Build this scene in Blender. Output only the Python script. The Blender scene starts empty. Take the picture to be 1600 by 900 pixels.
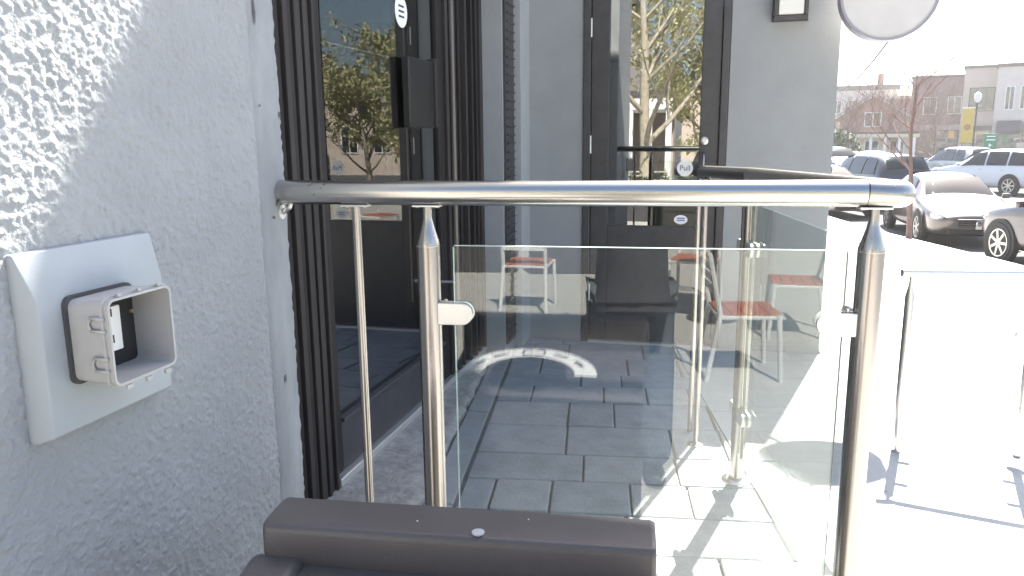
import bpy, bmesh, math, random
import numpy as np
from mathutils import Vector, Matrix
random.seed(7); rng = np.random.default_rng(11)
scene = bpy.context.scene
col = scene.collection
RAD = math.radians

# ------------------------------------------------------------------ camera
# world axes follow the building: +Y along the left wall, +X along the facade, Z up; z = 0 is the raised landing
F = 1200.0                                        # focal length in photo pixels (1600 wide)
dn = np.array([58, 6150, 1200.0]); dn /= np.linalg.norm(dn)      # vanishing point of the verticals
vy = np.array([320, -237.2, 1200.0]); vy -= dn * vy.dot(dn); vy /= np.linalg.norm(vy)
vx = np.cross(vy, -dn)
RW = np.stack([vx, vy, -dn])                      # camera (right, down, forward) -> world
CAM = np.array([0.0, 0.0, 1.2])
def ray(px, py): return RW @ np.array([px - 800, py - 450, F])
def G(px, py, z=0.0):                             # photo pixel -> point on the horizontal plane z
    v = ray(px, py); return CAM + v * ((z - CAM[2]) / v[2])
def PY(px, py, Y): v = ray(px, py); return CAM + v * (Y / v[1])
def PX(px, py, X): v = ray(px, py); return CAM + v * (X / v[0])
def at(px, py, d): return CAM + RW @ (np.array([(px - 800) / F, (py - 450) / F, 1.0]) * d)
cam = bpy.data.objects.new('camera', bpy.data.cameras.new('camera')); col.objects.link(cam)
m4 = Matrix.Identity(4)
for i in range(3):
    m4[i][0] = RW[i, 0]; m4[i][1] = -RW[i, 1]; m4[i][2] = -RW[i, 2]; m4[i][3] = CAM[i]
cam.matrix_world = m4
cam.data.sensor_width = 36; cam.data.lens = 27.0; cam.data.clip_start = 0.02; cam.data.clip_end = 3000
scene.camera = cam

# ------------------------------------------------------------------ sky, sun, exposure
SUN_EL, SUN_AZ = RAD(52.5), RAD(14.3)               # azimuth from +Y towards +X
w = bpy.data.worlds.new('World'); scene.world = w; w.use_nodes = True
nt = w.node_tree; bg = nt.nodes['Background']
sky = nt.nodes.new('ShaderNodeTexSky'); sky.sky_type = 'NISHITA'; sky.sun_disc = False
sky.sun_elevation = SUN_EL; sky.sun_rotation = SUN_AZ; sky.air_density = 1.0; sky.dust_density = 2.0
nt.links.new(sky.outputs[0], bg.inputs[0]); bg.inputs[1].default_value = 0.07
sl = bpy.data.lights.new('sun', 'SUN'); sl.energy = 5.0; sl.angle = RAD(0.5); sl.color = (1.0, 0.95, 0.87)
so = bpy.data.objects.new('sun', sl); col.objects.link(so)
sdir = Vector((math.sin(SUN_AZ) * math.cos(SUN_EL), math.cos(SUN_AZ) * math.cos(SUN_EL), math.sin(SUN_EL)))
so.rotation_euler = sdir.to_track_quat('Z', 'Y').to_euler(); so.location = sdir * 30
vs = scene.view_settings; vs.view_transform = 'Standard'; vs.look = 'None'; vs.gamma = 1.0
vs.use_curve_mapping = False; vs.exposure = 2.45

# ------------------------------------------------------------------ materials
MATS = {}
def mat(name, c, rough=0.6, metal=0.0, bump=0.0, bscale=60.0, var=0.0, vscale=8.0, coat=0.0, spec=0.5, c2=None, detail=6.0, stretch=None):
    if name in MATS: return MATS[name]
    m = bpy.data.materials.new(name); m.use_nodes = True; n = m.node_tree.nodes; l = m.node_tree.links
    b = n['Principled BSDF']; b.inputs['Base Color'].default_value = (*c, 1)
    b.inputs['Roughness'].default_value = rough; b.inputs['Metallic'].default_value = metal
    b.inputs['Coat Weight'].default_value = coat; b.inputs['Coat Roughness'].default_value = 0.04
    b.inputs['Specular IOR Level'].default_value = spec
    tc = n.new('ShaderNodeTexCoord'); src = tc.outputs['Object']
    if stretch:
        mp = n.new('ShaderNodeMapping'); mp.inputs['Scale'].default_value = stretch; l.new(src, mp.inputs[0]); src = mp.outputs[0]
    if var > 0 or c2:
        nz = n.new('ShaderNodeTexNoise'); nz.inputs['Scale'].default_value = vscale; nz.inputs['Detail'].default_value = detail; nz.inputs['Roughness'].default_value = 0.65
        l.new(src, nz.inputs['Vector'])
        r = n.new('ShaderNodeValToRGB'); r.color_ramp.elements[0].position = 0.3; r.color_ramp.elements[1].position = 0.7
        a = tuple(max(0, x * (1 - var)) for x in c); d = c2 or tuple(min(1, x * (1 + var)) for x in c)
        r.color_ramp.elements[0].color = (*a, 1); r.color_ramp.elements[1].color = (*d, 1)
        l.new(nz.outputs['Fac'], r.inputs[0]); l.new(r.outputs[0], b.inputs['Base Color'])
    if bump > 0:
        nz = n.new('ShaderNodeTexNoise'); nz.inputs['Scale'].default_value = bscale; nz.inputs['Detail'].default_value = 5
        l.new(src, nz.inputs['Vector']); bp = n.new('ShaderNodeBump'); bp.inputs['Strength'].default_value = bump; bp.inputs['Distance'].default_value = 0.01
        l.new(nz.outputs['Fac'], bp.inputs['Height']); l.new(bp.outputs[0], b.inputs['Normal'])
    MATS[name] = m; return m
def glass(name, tint=(0.95, 0.97, 0.95), ior=1.5, rough=0.0):
    m = bpy.data.materials.new(name); m.use_nodes = True; n = m.node_tree.nodes; l = m.node_tree.links; n.clear()
    o = n.new('ShaderNodeOutputMaterial'); mx = n.new('ShaderNodeMixShader'); t = n.new('ShaderNodeBsdfTransparent'); g = n.new('ShaderNodeBsdfGlossy')
    t.inputs[0].default_value = (*tint, 1); g.inputs['Roughness'].default_value = rough; g.inputs[0].default_value = (1, 1, 1, 1)
    fr = n.new('ShaderNodeFresnel'); ge = n.new('ShaderNodeNewGeometry')
    ma = n.new('ShaderNodeMapRange'); ma.inputs['To Min'].default_value = ior; ma.inputs['To Max'].default_value = 1 / ior
    l.new(ge.outputs['Backfacing'], ma.inputs['Value']); l.new(ma.outputs[0], fr.inputs['IOR'])
    l.new(fr.outputs[0], mx.inputs[0]); l.new(t.outputs[0], mx.inputs[1]); l.new(g.outputs[0], mx.inputs[2]); l.new(mx.outputs[0], o.inputs[0])
    MATS[name] = m; return m
def brushed(name, c, rough, stretch):
    m = mat(name, c, rough, 1.0, stretch=stretch)
    n = m.node_tree.nodes; l = m.node_tree.links; b = n['Principled BSDF']
    tc = n.new('ShaderNodeTexCoord'); mp = n.new('ShaderNodeMapping'); mp.inputs['Scale'].default_value = stretch
    nz = n.new('ShaderNodeTexNoise'); nz.inputs['Scale'].default_value = 70; nz.inputs['Detail'].default_value = 4
    l.new(tc.outputs['Object'], mp.inputs[0]); l.new(mp.outputs[0], nz.inputs['Vector'])
    mr = n.new('ShaderNodeMapRange'); mr.inputs['To Min'].default_value = rough - 0.015; mr.inputs['To Max'].default_value = rough + 0.025
    l.new(nz.outputs['Fac'], mr.inputs['Value']); l.new(mr.outputs[0], b.inputs['Roughness'])
    return m
mat('stucco', (0.31, 0.322, 0.33), 0.85, bump=0.35, bscale=160, var=0.07, vscale=6)
mat('stucco_far', (0.31, 0.322, 0.33), 0.85, bump=1.0, bscale=70, var=0.06, vscale=6)
mat('trim_paint', (0.265, 0.278, 0.29), 0.7, bump=0.25, bscale=45, var=0.16, vscale=14, stretch=(1, 1, 0.35))
mat('scuff', (0.10, 0.10, 0.11), 0.8, var=0.4, vscale=60)
mat('grey_render', (0.31, 0.32, 0.325), 0.8, bump=0.25, bscale=180, var=0.06, vscale=5)
mat('grey_light', (0.36, 0.37, 0.38), 0.75, bump=0.2, bscale=180, var=0.06, vscale=7)
mat('dark_frame', (0.055, 0.052, 0.055), 0.42, var=0.2, vscale=12)
mat('brown_frame', (0.020, 0.017, 0.017), 0.6, spec=0.3, var=0.3, vscale=9, stretch=(1, 1, .2))
mat('brown_rib', (0.040, 0.034, 0.032), 0.6, spec=0.3, var=0.2, vscale=9, stretch=(1, 1, .2))
mat('bronze_bar', (0.16, 0.14, 0.13), 0.4, 0.6)
mat('black', (0.012, 0.012, 0.013), 0.35)
mat('black_rough', (0.02, 0.02, 0.02), 0.8)
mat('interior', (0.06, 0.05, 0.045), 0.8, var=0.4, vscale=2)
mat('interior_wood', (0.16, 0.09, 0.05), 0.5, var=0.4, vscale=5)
mat('paver', (0.31, 0.325, 0.34), 0.85, bump=0.5, bscale=90, var=0.16, vscale=9)
mat('paver_b', (0.285, 0.30, 0.315), 0.85, bump=0.5, bscale=80, var=0.18, vscale=7)
mat('paver_c', (0.33, 0.34, 0.35), 0.85, bump=0.5, bscale=85, var=0.14, vscale=11)
mat('joint', (0.21, 0.215, 0.22), 0.95, bump=0.6, bscale=300, var=0.2, vscale=40)
mat('concrete', (0.42, 0.42, 0.41), 0.85, bump=0.35, bscale=60, var=0.12, vscale=3)
mat('ledge', (0.33, 0.32, 0.30), 0.9, bump=0.9, bscale=40, var=0.3, vscale=16)
mat('border', (0.30, 0.31, 0.32), 0.85, bump=0.4, bscale=80, var=0.12, vscale=8)
mat('asphalt', (0.075, 0.075, 0.078), 0.9, bump=0.5, bscale=120, var=0.15, vscale=2)
mat('terrace', (0.40, 0.385, 0.35), 0.85, bump=0.3, bscale=60, var=0.1, vscale=4)
mat('line_white', (0.75, 0.75, 0.73), 0.7)
brushed('steel_x', (0.50, 0.485, 0.46), 0.24, (0.15, 8, 8))
brushed('steel_z', (0.42, 0.395, 0.37), 0.26, (8, 8, 0.15))
mat('steel', (0.64, 0.62, 0.60), 0.28, 1.0, bump=0.04, bscale=200)
mat('steel_satin', (0.78, 0.77, 0.74), 0.42, 0.85, var=0.03, vscale=30)
mat('rust', (0.30, 0.18, 0.10), 0.8, 0.2, var=0.5, vscale=80)
glass('panel_glass', (0.94, 0.965, 0.945), 1.62)
glass('door_glass', (0.55, 0.58, 0.56), 2.7)
glass('store_glass', (0.50, 0.52, 0.52), 3.0)
glass('window_glass', (0.35, 0.38, 0.40), 1.9)
glass('car_glass', (0.03, 0.04, 0.045), 1.6)
mat('glass_edge', (0.62, 0.75, 0.68), 0.12, spec=0.8)
mat('edge_dark', (0.06, 0.10, 0.09), 0.15, spec=0.8)
mat('plastic_white', (0.37, 0.395, 0.41), 0.5, var=0.03, vscale=20, bump=0.05, bscale=200)
mat('plastic_grey', (0.42, 0.41, 0.40), 0.42, var=0.04, vscale=25)
mat('receptacle', (0.80, 0.79, 0.75), 0.35)
mat('gasket', (0.06, 0.06, 0.065), 0.7)
mat('bin_paint', (0.088, 0.078, 0.076), 0.36, bump=0.08, bscale=400, var=0.08, vscale=12)
mat('rivet', (0.42, 0.43, 0.44), 0.5)
mat('white_paint', (0.80, 0.80, 0.79), 0.5)
mat('sticker_white', (0.85, 0.85, 0.84), 0.5)
mat('ink', (0.03, 0.03, 0.035), 0.6)
mat('ink_blue', (0.10, 0.12, 0.35), 0.6)
mat('lamp_white', (0.80, 0.78, 0.72), 0.35)
mat('sign_face', (0.58, 0.56, 0.545), 0.5, var=0.08, vscale=6)
mat('sign_rim', (0.30, 0.29, 0.33), 0.5)
mat('jacket', (0.030, 0.029, 0.034), 0.8, bump=0.6, bscale=22, var=0.3, vscale=9)
mat('trousers', (0.11, 0.13, 0.15), 0.85, bump=0.4, bscale=25, var=0.15, vscale=10)
mat('skin', (0.52, 0.34, 0.26), 0.55)
mat('hair', (0.05, 0.035, 0.025), 0.6)
mat('shoe', (0.03, 0.03, 0.03), 0.5)
mat('shirt', (0.75, 0.78, 0.82), 0.8)
mat('chair_frame', (0.62, 0.62, 0.60), 0.45)
mat('chair_seat', (0.40, 0.115, 0.06), 0.5, var=0.15, vscale=14)
mat('table_top', (0.33, 0.34, 0.35), 0.4, var=0.1, vscale=10)
mat('bark', (0.13, 0.10, 0.085), 0.9, bump=0.6, bscale=40, var=0.25, vscale=10)
mat('bark_red', (0.16, 0.10, 0.085), 0.9, var=0.25, vscale=10)
mat('bark_pale', (0.36, 0.32, 0.25), 0.9, bump=0.6, bscale=30, var=0.25, vscale=10)
mat('leaf_spring', (0.48, 0.46, 0.25), 0.7, var=0.25, vscale=3)
mat('leaf_dark', (0.05, 0.075, 0.03), 0.7, var=0.3, vscale=3)
mat('brick_red', (0.38, 0.21, 0.15), 0.9, var=0.2, vscale=4, bump=0.2, bscale=20)
mat('brick_brown', (0.20, 0.135, 0.13), 0.9, var=0.15, vscale=3)
mat('render_beige', (0.58, 0.49, 0.41), 0.9, var=0.06, vscale=1)
mat('render_pale', (0.62, 0.55, 0.49), 0.9, var=0.06, vscale=1)
mat('roof_grey', (0.10, 0.09, 0.09), 0.9, var=0.2, vscale=4)
mat('roof_brown', (0.20, 0.14, 0.11), 0.9, var=0.2, vscale=4)
mat('wood_cream', (0.62, 0.56, 0.42), 0.7, var=0.05, vscale=4)
mat('awning', (0.025, 0.03, 0.06), 0.8)
mat('banner', (0.62, 0.42, 0.09), 0.8, var=0.1, vscale=3)
mat('banner_mark', (0.38, 0.18, 0.06), 0.8)
mat('sign_green', (0.01, 0.22, 0.09), 0.5)
mat('pole_dark', (0.035, 0.045, 0.05), 0.5)
mat('tyre', (0.022, 0.022, 0.023), 0.85)
mat('rim', (0.55, 0.53, 0.50), 0.3, 0.9)
mat('chrome', (0.7, 0.7, 0.7), 0.12, 1.0)
mat('lens_red', (0.45, 0.015, 0.02), 0.15, coat=0.5)
mat('lens_clear', (0.72, 0.73, 0.73), 0.08, 0.4, coat=0.8)
mat('plate', (0.72, 0.72, 0.70), 0.5)
for nm, c in (('bronze', (0.105, 0.085, 0.072)), ('plum', (0.055, 0.042, 0.048)), ('white', (0.72, 0.73, 0.74)), ('charcoal', (0.022, 0.026, 0.028)), ('silver', (0.34, 0.36, 0.38)), ('navy', (0.03, 0.035, 0.05))):
    mat('paint_' + nm, c, 0.28, 0.35 if nm != 'white' else 0.0, coat=1.0)

# ------------------------------------------------------------------ mesh helpers
class MB:
    def __init__(s): s.v = []; s.f = []
    def add(s, vs, fs):
        o = len(s.v); s.v += [tuple(map(float, p)) for p in vs]; s.f += [tuple(i + o for i in f) for f in fs]; return s
    def box(s, x0, x1, y0, y1, z0, z1):
        return s.add([(x, y, z) for z in (z0, z1) for y in (y0, y1) for x in (x0, x1)],
                     [(0, 2, 3, 1), (4, 5, 7, 6), (0, 1, 5, 4), (2, 6, 7, 3), (0, 4, 6, 2), (1, 3, 7, 5)])
    def obox(s, c, ux, uy, uz):                    # oriented box: centre and three half-axis vectors
        c, ux, uy, uz = map(lambda q: np.array(q, float), (c, ux, uy, uz))
        return s.add([c + a * ux + b * uy + d * uz for d in (-1, 1) for b in (-1, 1) for a in (-1, 1)],
                     [(0, 2, 3, 1), (4, 5, 7, 6), (0, 1, 5, 4), (2, 6, 7, 3), (0, 4, 6, 2), (1, 3, 7, 5)])
    def tube(s, pts, rs, n=12, cap=True):
        pts = [Vector(p) for p in pts]; rs = rs if hasattr(rs, '__len__') else [rs] * len(pts)
        vs = []; fs = []; prev = None
        for i, p in enumerate(pts):
            t = (pts[min(i + 1, len(pts) - 1)] - pts[max(i - 1, 0)]).normalized()
            if prev is None:
                a = Vector((0, 0, 1)) if abs(t.z) < 0.9 else Vector((1, 0, 0)); u = t.cross(a).normalized()
            else:
                u = (prev - t * prev.dot(t)).normalized()
            prev = u; b = t.cross(u)
            for k in range(n):
                an = 2 * math.pi * k / n; vs.append(p + (u * math.cos(an) + b * math.sin(an)) * rs[i])
        for i in range(len(pts) - 1):
            for k in range(n): fs.append((i * n + k, i * n + (k + 1) % n, (i + 1) * n + (k + 1) % n, (i + 1) * n + k))
        if cap: fs.append(tuple(range(n))[::-1]); fs.append(tuple(range((len(pts) - 1) * n, len(pts) * n)))
        return s.add(vs, fs)
    def lathe(s, prof, c=(0, 0, 0), axis='z', n=24, cap=True):   # prof: (radius, height) pairs
        vs = []; fs = []
        for r, h in prof:
            for k in range(n):
                a = 2 * math.pi * k / n; x, y = r * math.cos(a), r * math.sin(a)
                p = {'z': (x, y, h), 'y': (x, h, -y), 'x': (h, x, y)}[axis]; vs.append((p[0] + c[0], p[1] + c[1], p[2] + c[2]))
        for i in range(len(prof) - 1):
            for k in range(n): fs.append((i * n + k, i * n + (k + 1) % n, (i + 1) * n + (k + 1) % n, (i + 1) * n + k))
        if cap: fs.append(tuple(range(n))[::-1]); fs.append(tuple(range((len(prof) - 1) * n, len(prof) * n)))
        return s.add(vs, fs)
    def prism(s, poly, ex):                        # polygon of 3-D points extruded by the vector ex
        n = len(poly); ex = np.array(ex); vs = [np.array(p, float) for p in poly] + [np.array(p, float) + ex for p in poly]
        fs = [tuple(range(n))[::-1], tuple(range(n, 2 * n))] + [(i, (i + 1) % n, n + (i + 1) % n, n + i) for i in range(n)]
        return s.add(vs, fs)
    def patch(s, fn, nu, nv):
        vs = [fn(i / nu, j / nv) for j in range(nv + 1) for i in range(nu + 1)]
        return s.add(vs, [(j * (nu + 1) + i, j * (nu + 1) + i + 1, (j + 1) * (nu + 1) + i + 1, (j + 1) * (nu + 1) + i) for j in range(nv) for i in range(nu)])
    def build(s, name, m, parent=None, smooth=False, bevel=0.0, seg=2, subsurf=0, loc=None, fix=True):
        me = bpy.data.meshes.new(name); o = bpy.data.objects.new(name, me); col.objects.link(o)
        off = np.zeros(3); p = parent
        while p is not None: off += np.array(p.location); p = p.parent
        if loc is not None: off += np.array(loc, float); o.location = loc
        v = np.array(s.v) - off; me.from_pydata(v.tolist(), [], s.f)
        if fix:
            bm = bmesh.new(); bm.from_mesh(me); bmesh.ops.recalc_face_normals(bm, faces=bm.faces); bm.to_mesh(me); bm.free()
        me.materials.append(MATS[m])
        if parent: o.parent = parent
        if smooth: me.shade_smooth() if smooth is True else me.shade_smooth()
        if smooth == 'auto':
            bm = bmesh.new(); bm.from_mesh(me)
            for e in bm.edges:
                if len(e.link_faces) == 2 and e.calc_face_angle(0) > RAD(38): e.smooth = False
            bm.to_mesh(me); bm.free()
        if bevel > 0:
            b = o.modifiers.new('bevel', 'BEVEL'); b.width = bevel; b.segments = seg; b.limit_method = 'ANGLE'; b.angle_limit = RAD(40); b.harden_normals = False
            me.shade_smooth(); b2 = o.modifiers.new('normals', 'WEIGHTED_NORMAL'); b2.keep_sharp = False
        if subsurf: q = o.modifiers.new('sub', 'SUBSURF'); q.levels = q.render_levels = subsurf; me.shade_smooth()
        return o
def tag(o, label, cat, group=None, kind=None):
    if label: o['label'] = label
    if cat: o['category'] = cat
    if group: o['group'] = group
    if kind: o['kind'] = kind
    return o
def thing(name, loc, label, cat, group=None, rz=0.0):
    o = bpy.data.objects.new(name, None); col.objects.link(o); o.location = tuple(map(float, loc)); o.rotation_euler = (0, 0, rz)
    o.empty_display_size = 0.1
    return tag(o, label, cat, group)
def struct(o): o['kind'] = 'structure'; return o
def copy_tree(o, parent=None):
    c = o.copy(); col.objects.link(c); c.parent = parent
    for ch in list(o.children): copy_tree(ch, c)
    return c
def B(*a): return MB().box(*a)
def text_mesh(s, size):
    cu = bpy.data.curves.new('txt', 'FONT'); cu.body = s; cu.size = size; cu.align_x = 'CENTER'; cu.align_y = 'CENTER'
    o = bpy.data.objects.new('txt', cu); col.objects.link(o); bpy.context.view_layer.update()
    me = bpy.data.meshes.new_from_object(o.evaluated_get(bpy.context.evaluated_depsgraph_get()))
    vs = [tuple(v.co) for v in me.vertices]; fs = [tuple(p.vertices) for p in me.polygons]
    bpy.data.objects.remove(o); bpy.data.curves.remove(cu); bpy.data.meshes.remove(me); return vs, fs

# ------------------------------------------------------------------ ground levels
LOW = -0.42; CURB = -0.95; STREET = -1.10
K1, K2 = G(1290, 342, CURB), G(1480, 388, CURB)
kd = (K1 - K2)[:2] / np.linalg.norm((K1 - K2)[:2]); kn = np.array([kd[1], -kd[0]])          # along the kerb (away), towards the street
def kerb_x(Y): return K2[0] + (Y - K2[1]) * kd[0] / kd[1]
struct(MB().add([(-600, -600, STREET), (600, -600, STREET), (600, 600, STREET), (-600, 600, STREET)], [(0, 1, 2, 3)]).build('street', 'asphalt', fix=False))
def ground_strip(name, x0, z0, Ya, Yb, m, ny, nx, zflat=None):
    b = MB(); vs = []
    for j in range(ny + 1):
        Y = Ya + (Yb - Ya) * j / ny; xk = kerb_x(Y)
        for i in range(nx + 1):
            u = i / nx; X = x0 + (xk - x0) * u; z = z0 + (CURB - z0) * u if zflat is None else (z0 if X < zflat else z0 + (CURB - z0) * (X - zflat) / (xk - zflat))
            vs.append((X, Y, z))
    b.add(vs, [(j * (nx + 1) + i, j * (nx + 1) + i + 1, (j + 1) * (nx + 1) + i + 1, (j + 1) * (nx + 1) + i) for j in range(ny) for i in range(nx)])
    return struct(b.build(name, m, fix=False))
ground_strip('sidewalk', 0.612, -0.0025, 1.45, 24.0, 'concrete', 24, 12)
ground_strip('terrace_ground', -14.0, LOW, -13.0, 1.45, 'terrace', 12, 24, zflat=4.0)
# kerb stones along the street
kb = MB()
for k in range(-10, 9):
    a = K2[:2] + kd * k * 2.0; b_ = a + kd * 1.992
    q = [(*a, CURB + .003), (*b_, CURB + .003), (*(b_ + kn * .15), CURB - .01), (*(a + kn * .15), CURB - .01)]
    kb.add(q + [(p[0], p[1], STREET - .1) for p in q], [(0, 1, 2, 3), (0, 4, 5, 1), (1, 5, 6, 2), (2, 6, 7, 3), (3, 7, 4, 0)])
struct(kb.build('kerb', 'concrete'))
# lane marking far out on the street
for off in (7.2,):
    for k in range(-2, 12):
        a = K2[:2] + kn * off + kd * (k * 5.0); b_ = a + kd * 2.6; c_ = kn * .12
        struct(MB().add([(*a, STREET + .004), (*(a + c_), STREET + .004), (*(b_ + c_), STREET + .004), (*b_, STREET + .004)], [(0, 1, 2, 3)]).build('lane_marking', 'line_white', fix=False))

# ------------------------------------------------------------------ landing: slab, ledge, border, pavers
e2 = np.array([-0.145, 0.9894]); e1 = np.array([0.9894, 0.145])
landing = struct(B(-1.60, 0.62, 1.45, 4.45, -0.44, -0.016).build('landing', 'joint'))
cA, cB = G(705, 690)[:2], G(768, 558)[:2]
cdir = (cB - cA) / np.linalg.norm(cB - cA)
def curbline(Y, off=0.0): p = cA + cdir * ((Y - cA[1]) / cdir[1]); return p[0] + off
ledge_pts = [(-1.60, 1.52), (curbline(1.52), 1.52), (curbline(4.03), 4.03), (-1.60, 4.03)]
vs = []; NY, NX = 60, 14
for j in range(NY + 1):
    Y = 1.53 + (4.02 - 1.53) * j / NY; xr = curbline(Y) + 0.006 * math.sin(Y * 31) + random.uniform(-.005, .005)
    for i in range(NX + 1):
        u = i / NX; vs.append((-1.34 + (xr + 1.34) * u, Y, 0.024 + random.uniform(-.002, .002) - (0.012 if i == NX else 0)))
lb = MB().add(vs, [(j * (NX + 1) + i, j * (NX + 1) + i + 1, (j + 1) * (NX + 1) + i + 1, (j + 1) * (NX + 1) + i) for j in range(NY) for i in range(NX)])
lb.add([(p[0], p[1], p[2]) for p in [vs[j * (NX + 1) + NX] for j in range(NY + 1)]] + [(p[0], p[1], -.03) for p in [vs[j * (NX + 1) + NX] for j in range(NY + 1)]],
       [(j, j + 1, NY + 2 + j, NY + 1 + j) for j in range(NY)])
struct(lb.build('ledge', 'ledge', smooth='auto'))
# smooth border strip next to the ledge, cut in lengths
y = 1.5
while y < 4.40:
    y2 = min(y + random.uniform(.75, .95), 4.42)
    MB().prism([(curbline(y) + .008, y, -.016), (curbline(y) + .105, y, -.016), (curbline(y2 - .006) + .105, y2 - .006, -.016), (curbline(y2 - .006) + .008, y2 - .006, -.016)], (0, 0, .016)).build('border_stone', 'border', landing, bevel=.004)
    y = y2
# pavers in random courses
def clip(poly, a, b):                                # keep the left side of a->b
    out = []
    for i in range(len(poly)):
        p, q = poly[i], poly[(i + 1) % len(poly)]
        sp = (b[0] - a[0]) * (p[1] - a[1]) - (b[1] - a[1]) * (p[0] - a[0]); sq = (b[0] - a[0]) * (q[1] - a[1]) - (b[1] - a[1]) * (q[0] - a[0])
        if sp >= 0: out.append(p)
        if sp * sq < 0: t = sp / (sp - sq); out.append((p[0] + (q[0] - p[0]) * t, p[1] + (q[1] - p[1]) * t))
    return out
O = np.array([curbline(1.5) + .112, 1.5])
SRA = np.array([.345 + .04, 1.60]); SRB = SRA + np.array([-.203, .979]) * 3.2
v = -0.40
r2 = random.Random(5)
while v < 3.1:
    dep = r2.choice((.20, .235, .235, .30))
    u = 0.0 - r2.uniform(0, .12)
    while u < 1.75:
        wd = r2.choice((.20, .27, .34, .42, .46))
        g = .0028
        poly = [tuple(O + e1 * a + e2 * b) for a, b in ((max(u, 0) + g, v + g), (u + wd - g, v + g), (u + wd - g, v + dep - g), (max(u, 0) + g, v + dep - g))]
        for a, b in (((-2, 1.455), (2, 1.455)), (tuple(SRA), tuple(SRB)), ((2, 4.44), (-2, 4.44)), ((curbline(5) + .112, 5), (curbline(0) + .112, 0))):
            poly = clip(poly, a, b) if len(poly) > 2 else poly
        if len(poly) > 2:
            ar = abs(sum(poly[i][0] * poly[(i + 1) % len(poly)][1] - poly[(i + 1) % len(poly)][0] * poly[i][1] for i in range(len(poly)))) / 2
            if ar > .002:
                h = r2.uniform(-.0025, .0025); poly = [(p[0] + r2.uniform(-.0022, .0022), p[1] + r2.uniform(-.0022, .0022)) for p in poly]
                MB().prism([(p[0], p[1], -.018) for p in poly], (0, 0, .018 + h)).build('paver', r2.choice(('paver', 'paver', 'paver_b', 'paver_c')), landing, bevel=.007, seg=2)
        u += wd
    v += dep

sv = -.4
while sv < 3.3:
    su = 0.0
    while su < 1.5:
        o_ = SRA + e1 * su + e2 * (sv - .05)
        poly = [tuple(o_ + e1 * a + e2 * b) for a, b in ((-.3 if su == 0 else .0015, .0015), (.7485, .0015), (.7485, .7485), (-.3 if su == 0 else .0015, .7485))]
        for a, b in (((-2, 1.455), (2, 1.455)), ((.619, 0), (.619, 6)), ((2, 4.44), (-2, 4.44)), (tuple(SRB - e1 * -.004), tuple(SRA + e1 * .004))):
            poly = clip(poly, a, b) if len(poly) > 2 else poly
        if len(poly) > 2: MB().prism([(p[0], p[1], -.02) for p in poly], (0, 0, .019)).build('slab', 'concrete', landing, bevel=.002)
        su += .75
    sv += .75
# ------------------------------------------------------------------ left building block with stucco wall
WX = -0.91
stw = thing('stucco_wall', (-2.4, 1.0, LOW), 'white rough stucco wall at the left, half in sun, carrying the outlet', 'wall')
B(-4.0, -.93, .50, 1.50, LOW, 5.7).build('wall_core', 'stucco_far', stw)
def vnoise(ny, nz, sy, sz, cell, seed):
    r = np.random.default_rng(seed); gy, gz = int(sy / cell) + 3, int(sz / cell) + 3; L = r.random((gy, gz))
    a = np.linspace(0, sy / cell, ny); b = np.linspace(0, sz / cell, nz); i = a.astype(int); j = b.astype(int)
    fu = a - i; fv = b - j; fu = fu * fu * (3 - 2 * fu); fv = fv * fv * (3 - 2 * fv)
    A = L[i][:, j]; Bq = L[i + 1][:, j]; Cq = L[i][:, j + 1]; D = L[i + 1][:, j + 1]
    fu = fu[:, None]; fv = fv[None, :]
    return (A * (1 - fu) + Bq * fu) * (1 - fv) + (Cq * (1 - fu) + D * fu) * fv
Y0, Y1, Z0, Z1 = .55, 1.412, .28, 1.80
ny, nz = 380, 670
H = vnoise(ny, nz, Y1 - Y0, Z1 - Z0, .0098, 1) * .55 + vnoise(ny, nz, Y1 - Y0, Z1 - Z0, .006, 2) * .35 + vnoise(ny, nz, Y1 - Y0, Z1 - Z0, .0035, 3) * .16
H = np.clip((H - .38) / .42, 0, 1.2); big = vnoise(ny, nz, Y1 - Y0, Z1 - Z0, .12, 4)
H = H * .0029 + big * .002
yy, zz = np.meshgrid(np.linspace(Y0, Y1, ny), np.linspace(Z0, Z1, nz), indexing='ij')
V = np.stack([WX - .003 + H, yy, zz], -1).reshape(-1, 3)
idx = np.arange(ny * nz).reshape(ny, nz)
Q = np.stack([idx[:-1, :-1], idx[1:, :-1], idx[1:, 1:], idx[:-1, 1:]], -1).reshape(-1, 4)
me = bpy.data.meshes.new('stucco_face'); me.vertices.add(len(V)); me.vertices.foreach_set('co', (V - np.array(stw.location)).ravel())
me.loops.add(Q.size); me.loops.foreach_set('vertex_index', Q.ravel().astype(np.int32)); me.polygons.add(len(Q))
me.polygons.foreach_set('loop_start', np.arange(0, Q.size, 4, dtype=np.int32)); me.update(calc_edges=True); me.shade_smooth()
me.materials.append(MATS['stucco']); sf = bpy.data.objects.new('stucco_face', me); col.objects.link(sf); sf.parent = stw
bb = MB()                                           # the same coat around the modelled field, further from the lens
bb.box(-.93, WX, .50, Y0, LOW, 5.7); bb.box(-.93, WX, Y0, Y1, LOW, Z0); bb.box(-.93, WX, Y0, Y1, Z1, 5.7)
bb.build('stucco_field', 'stucco_far', stw)
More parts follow.
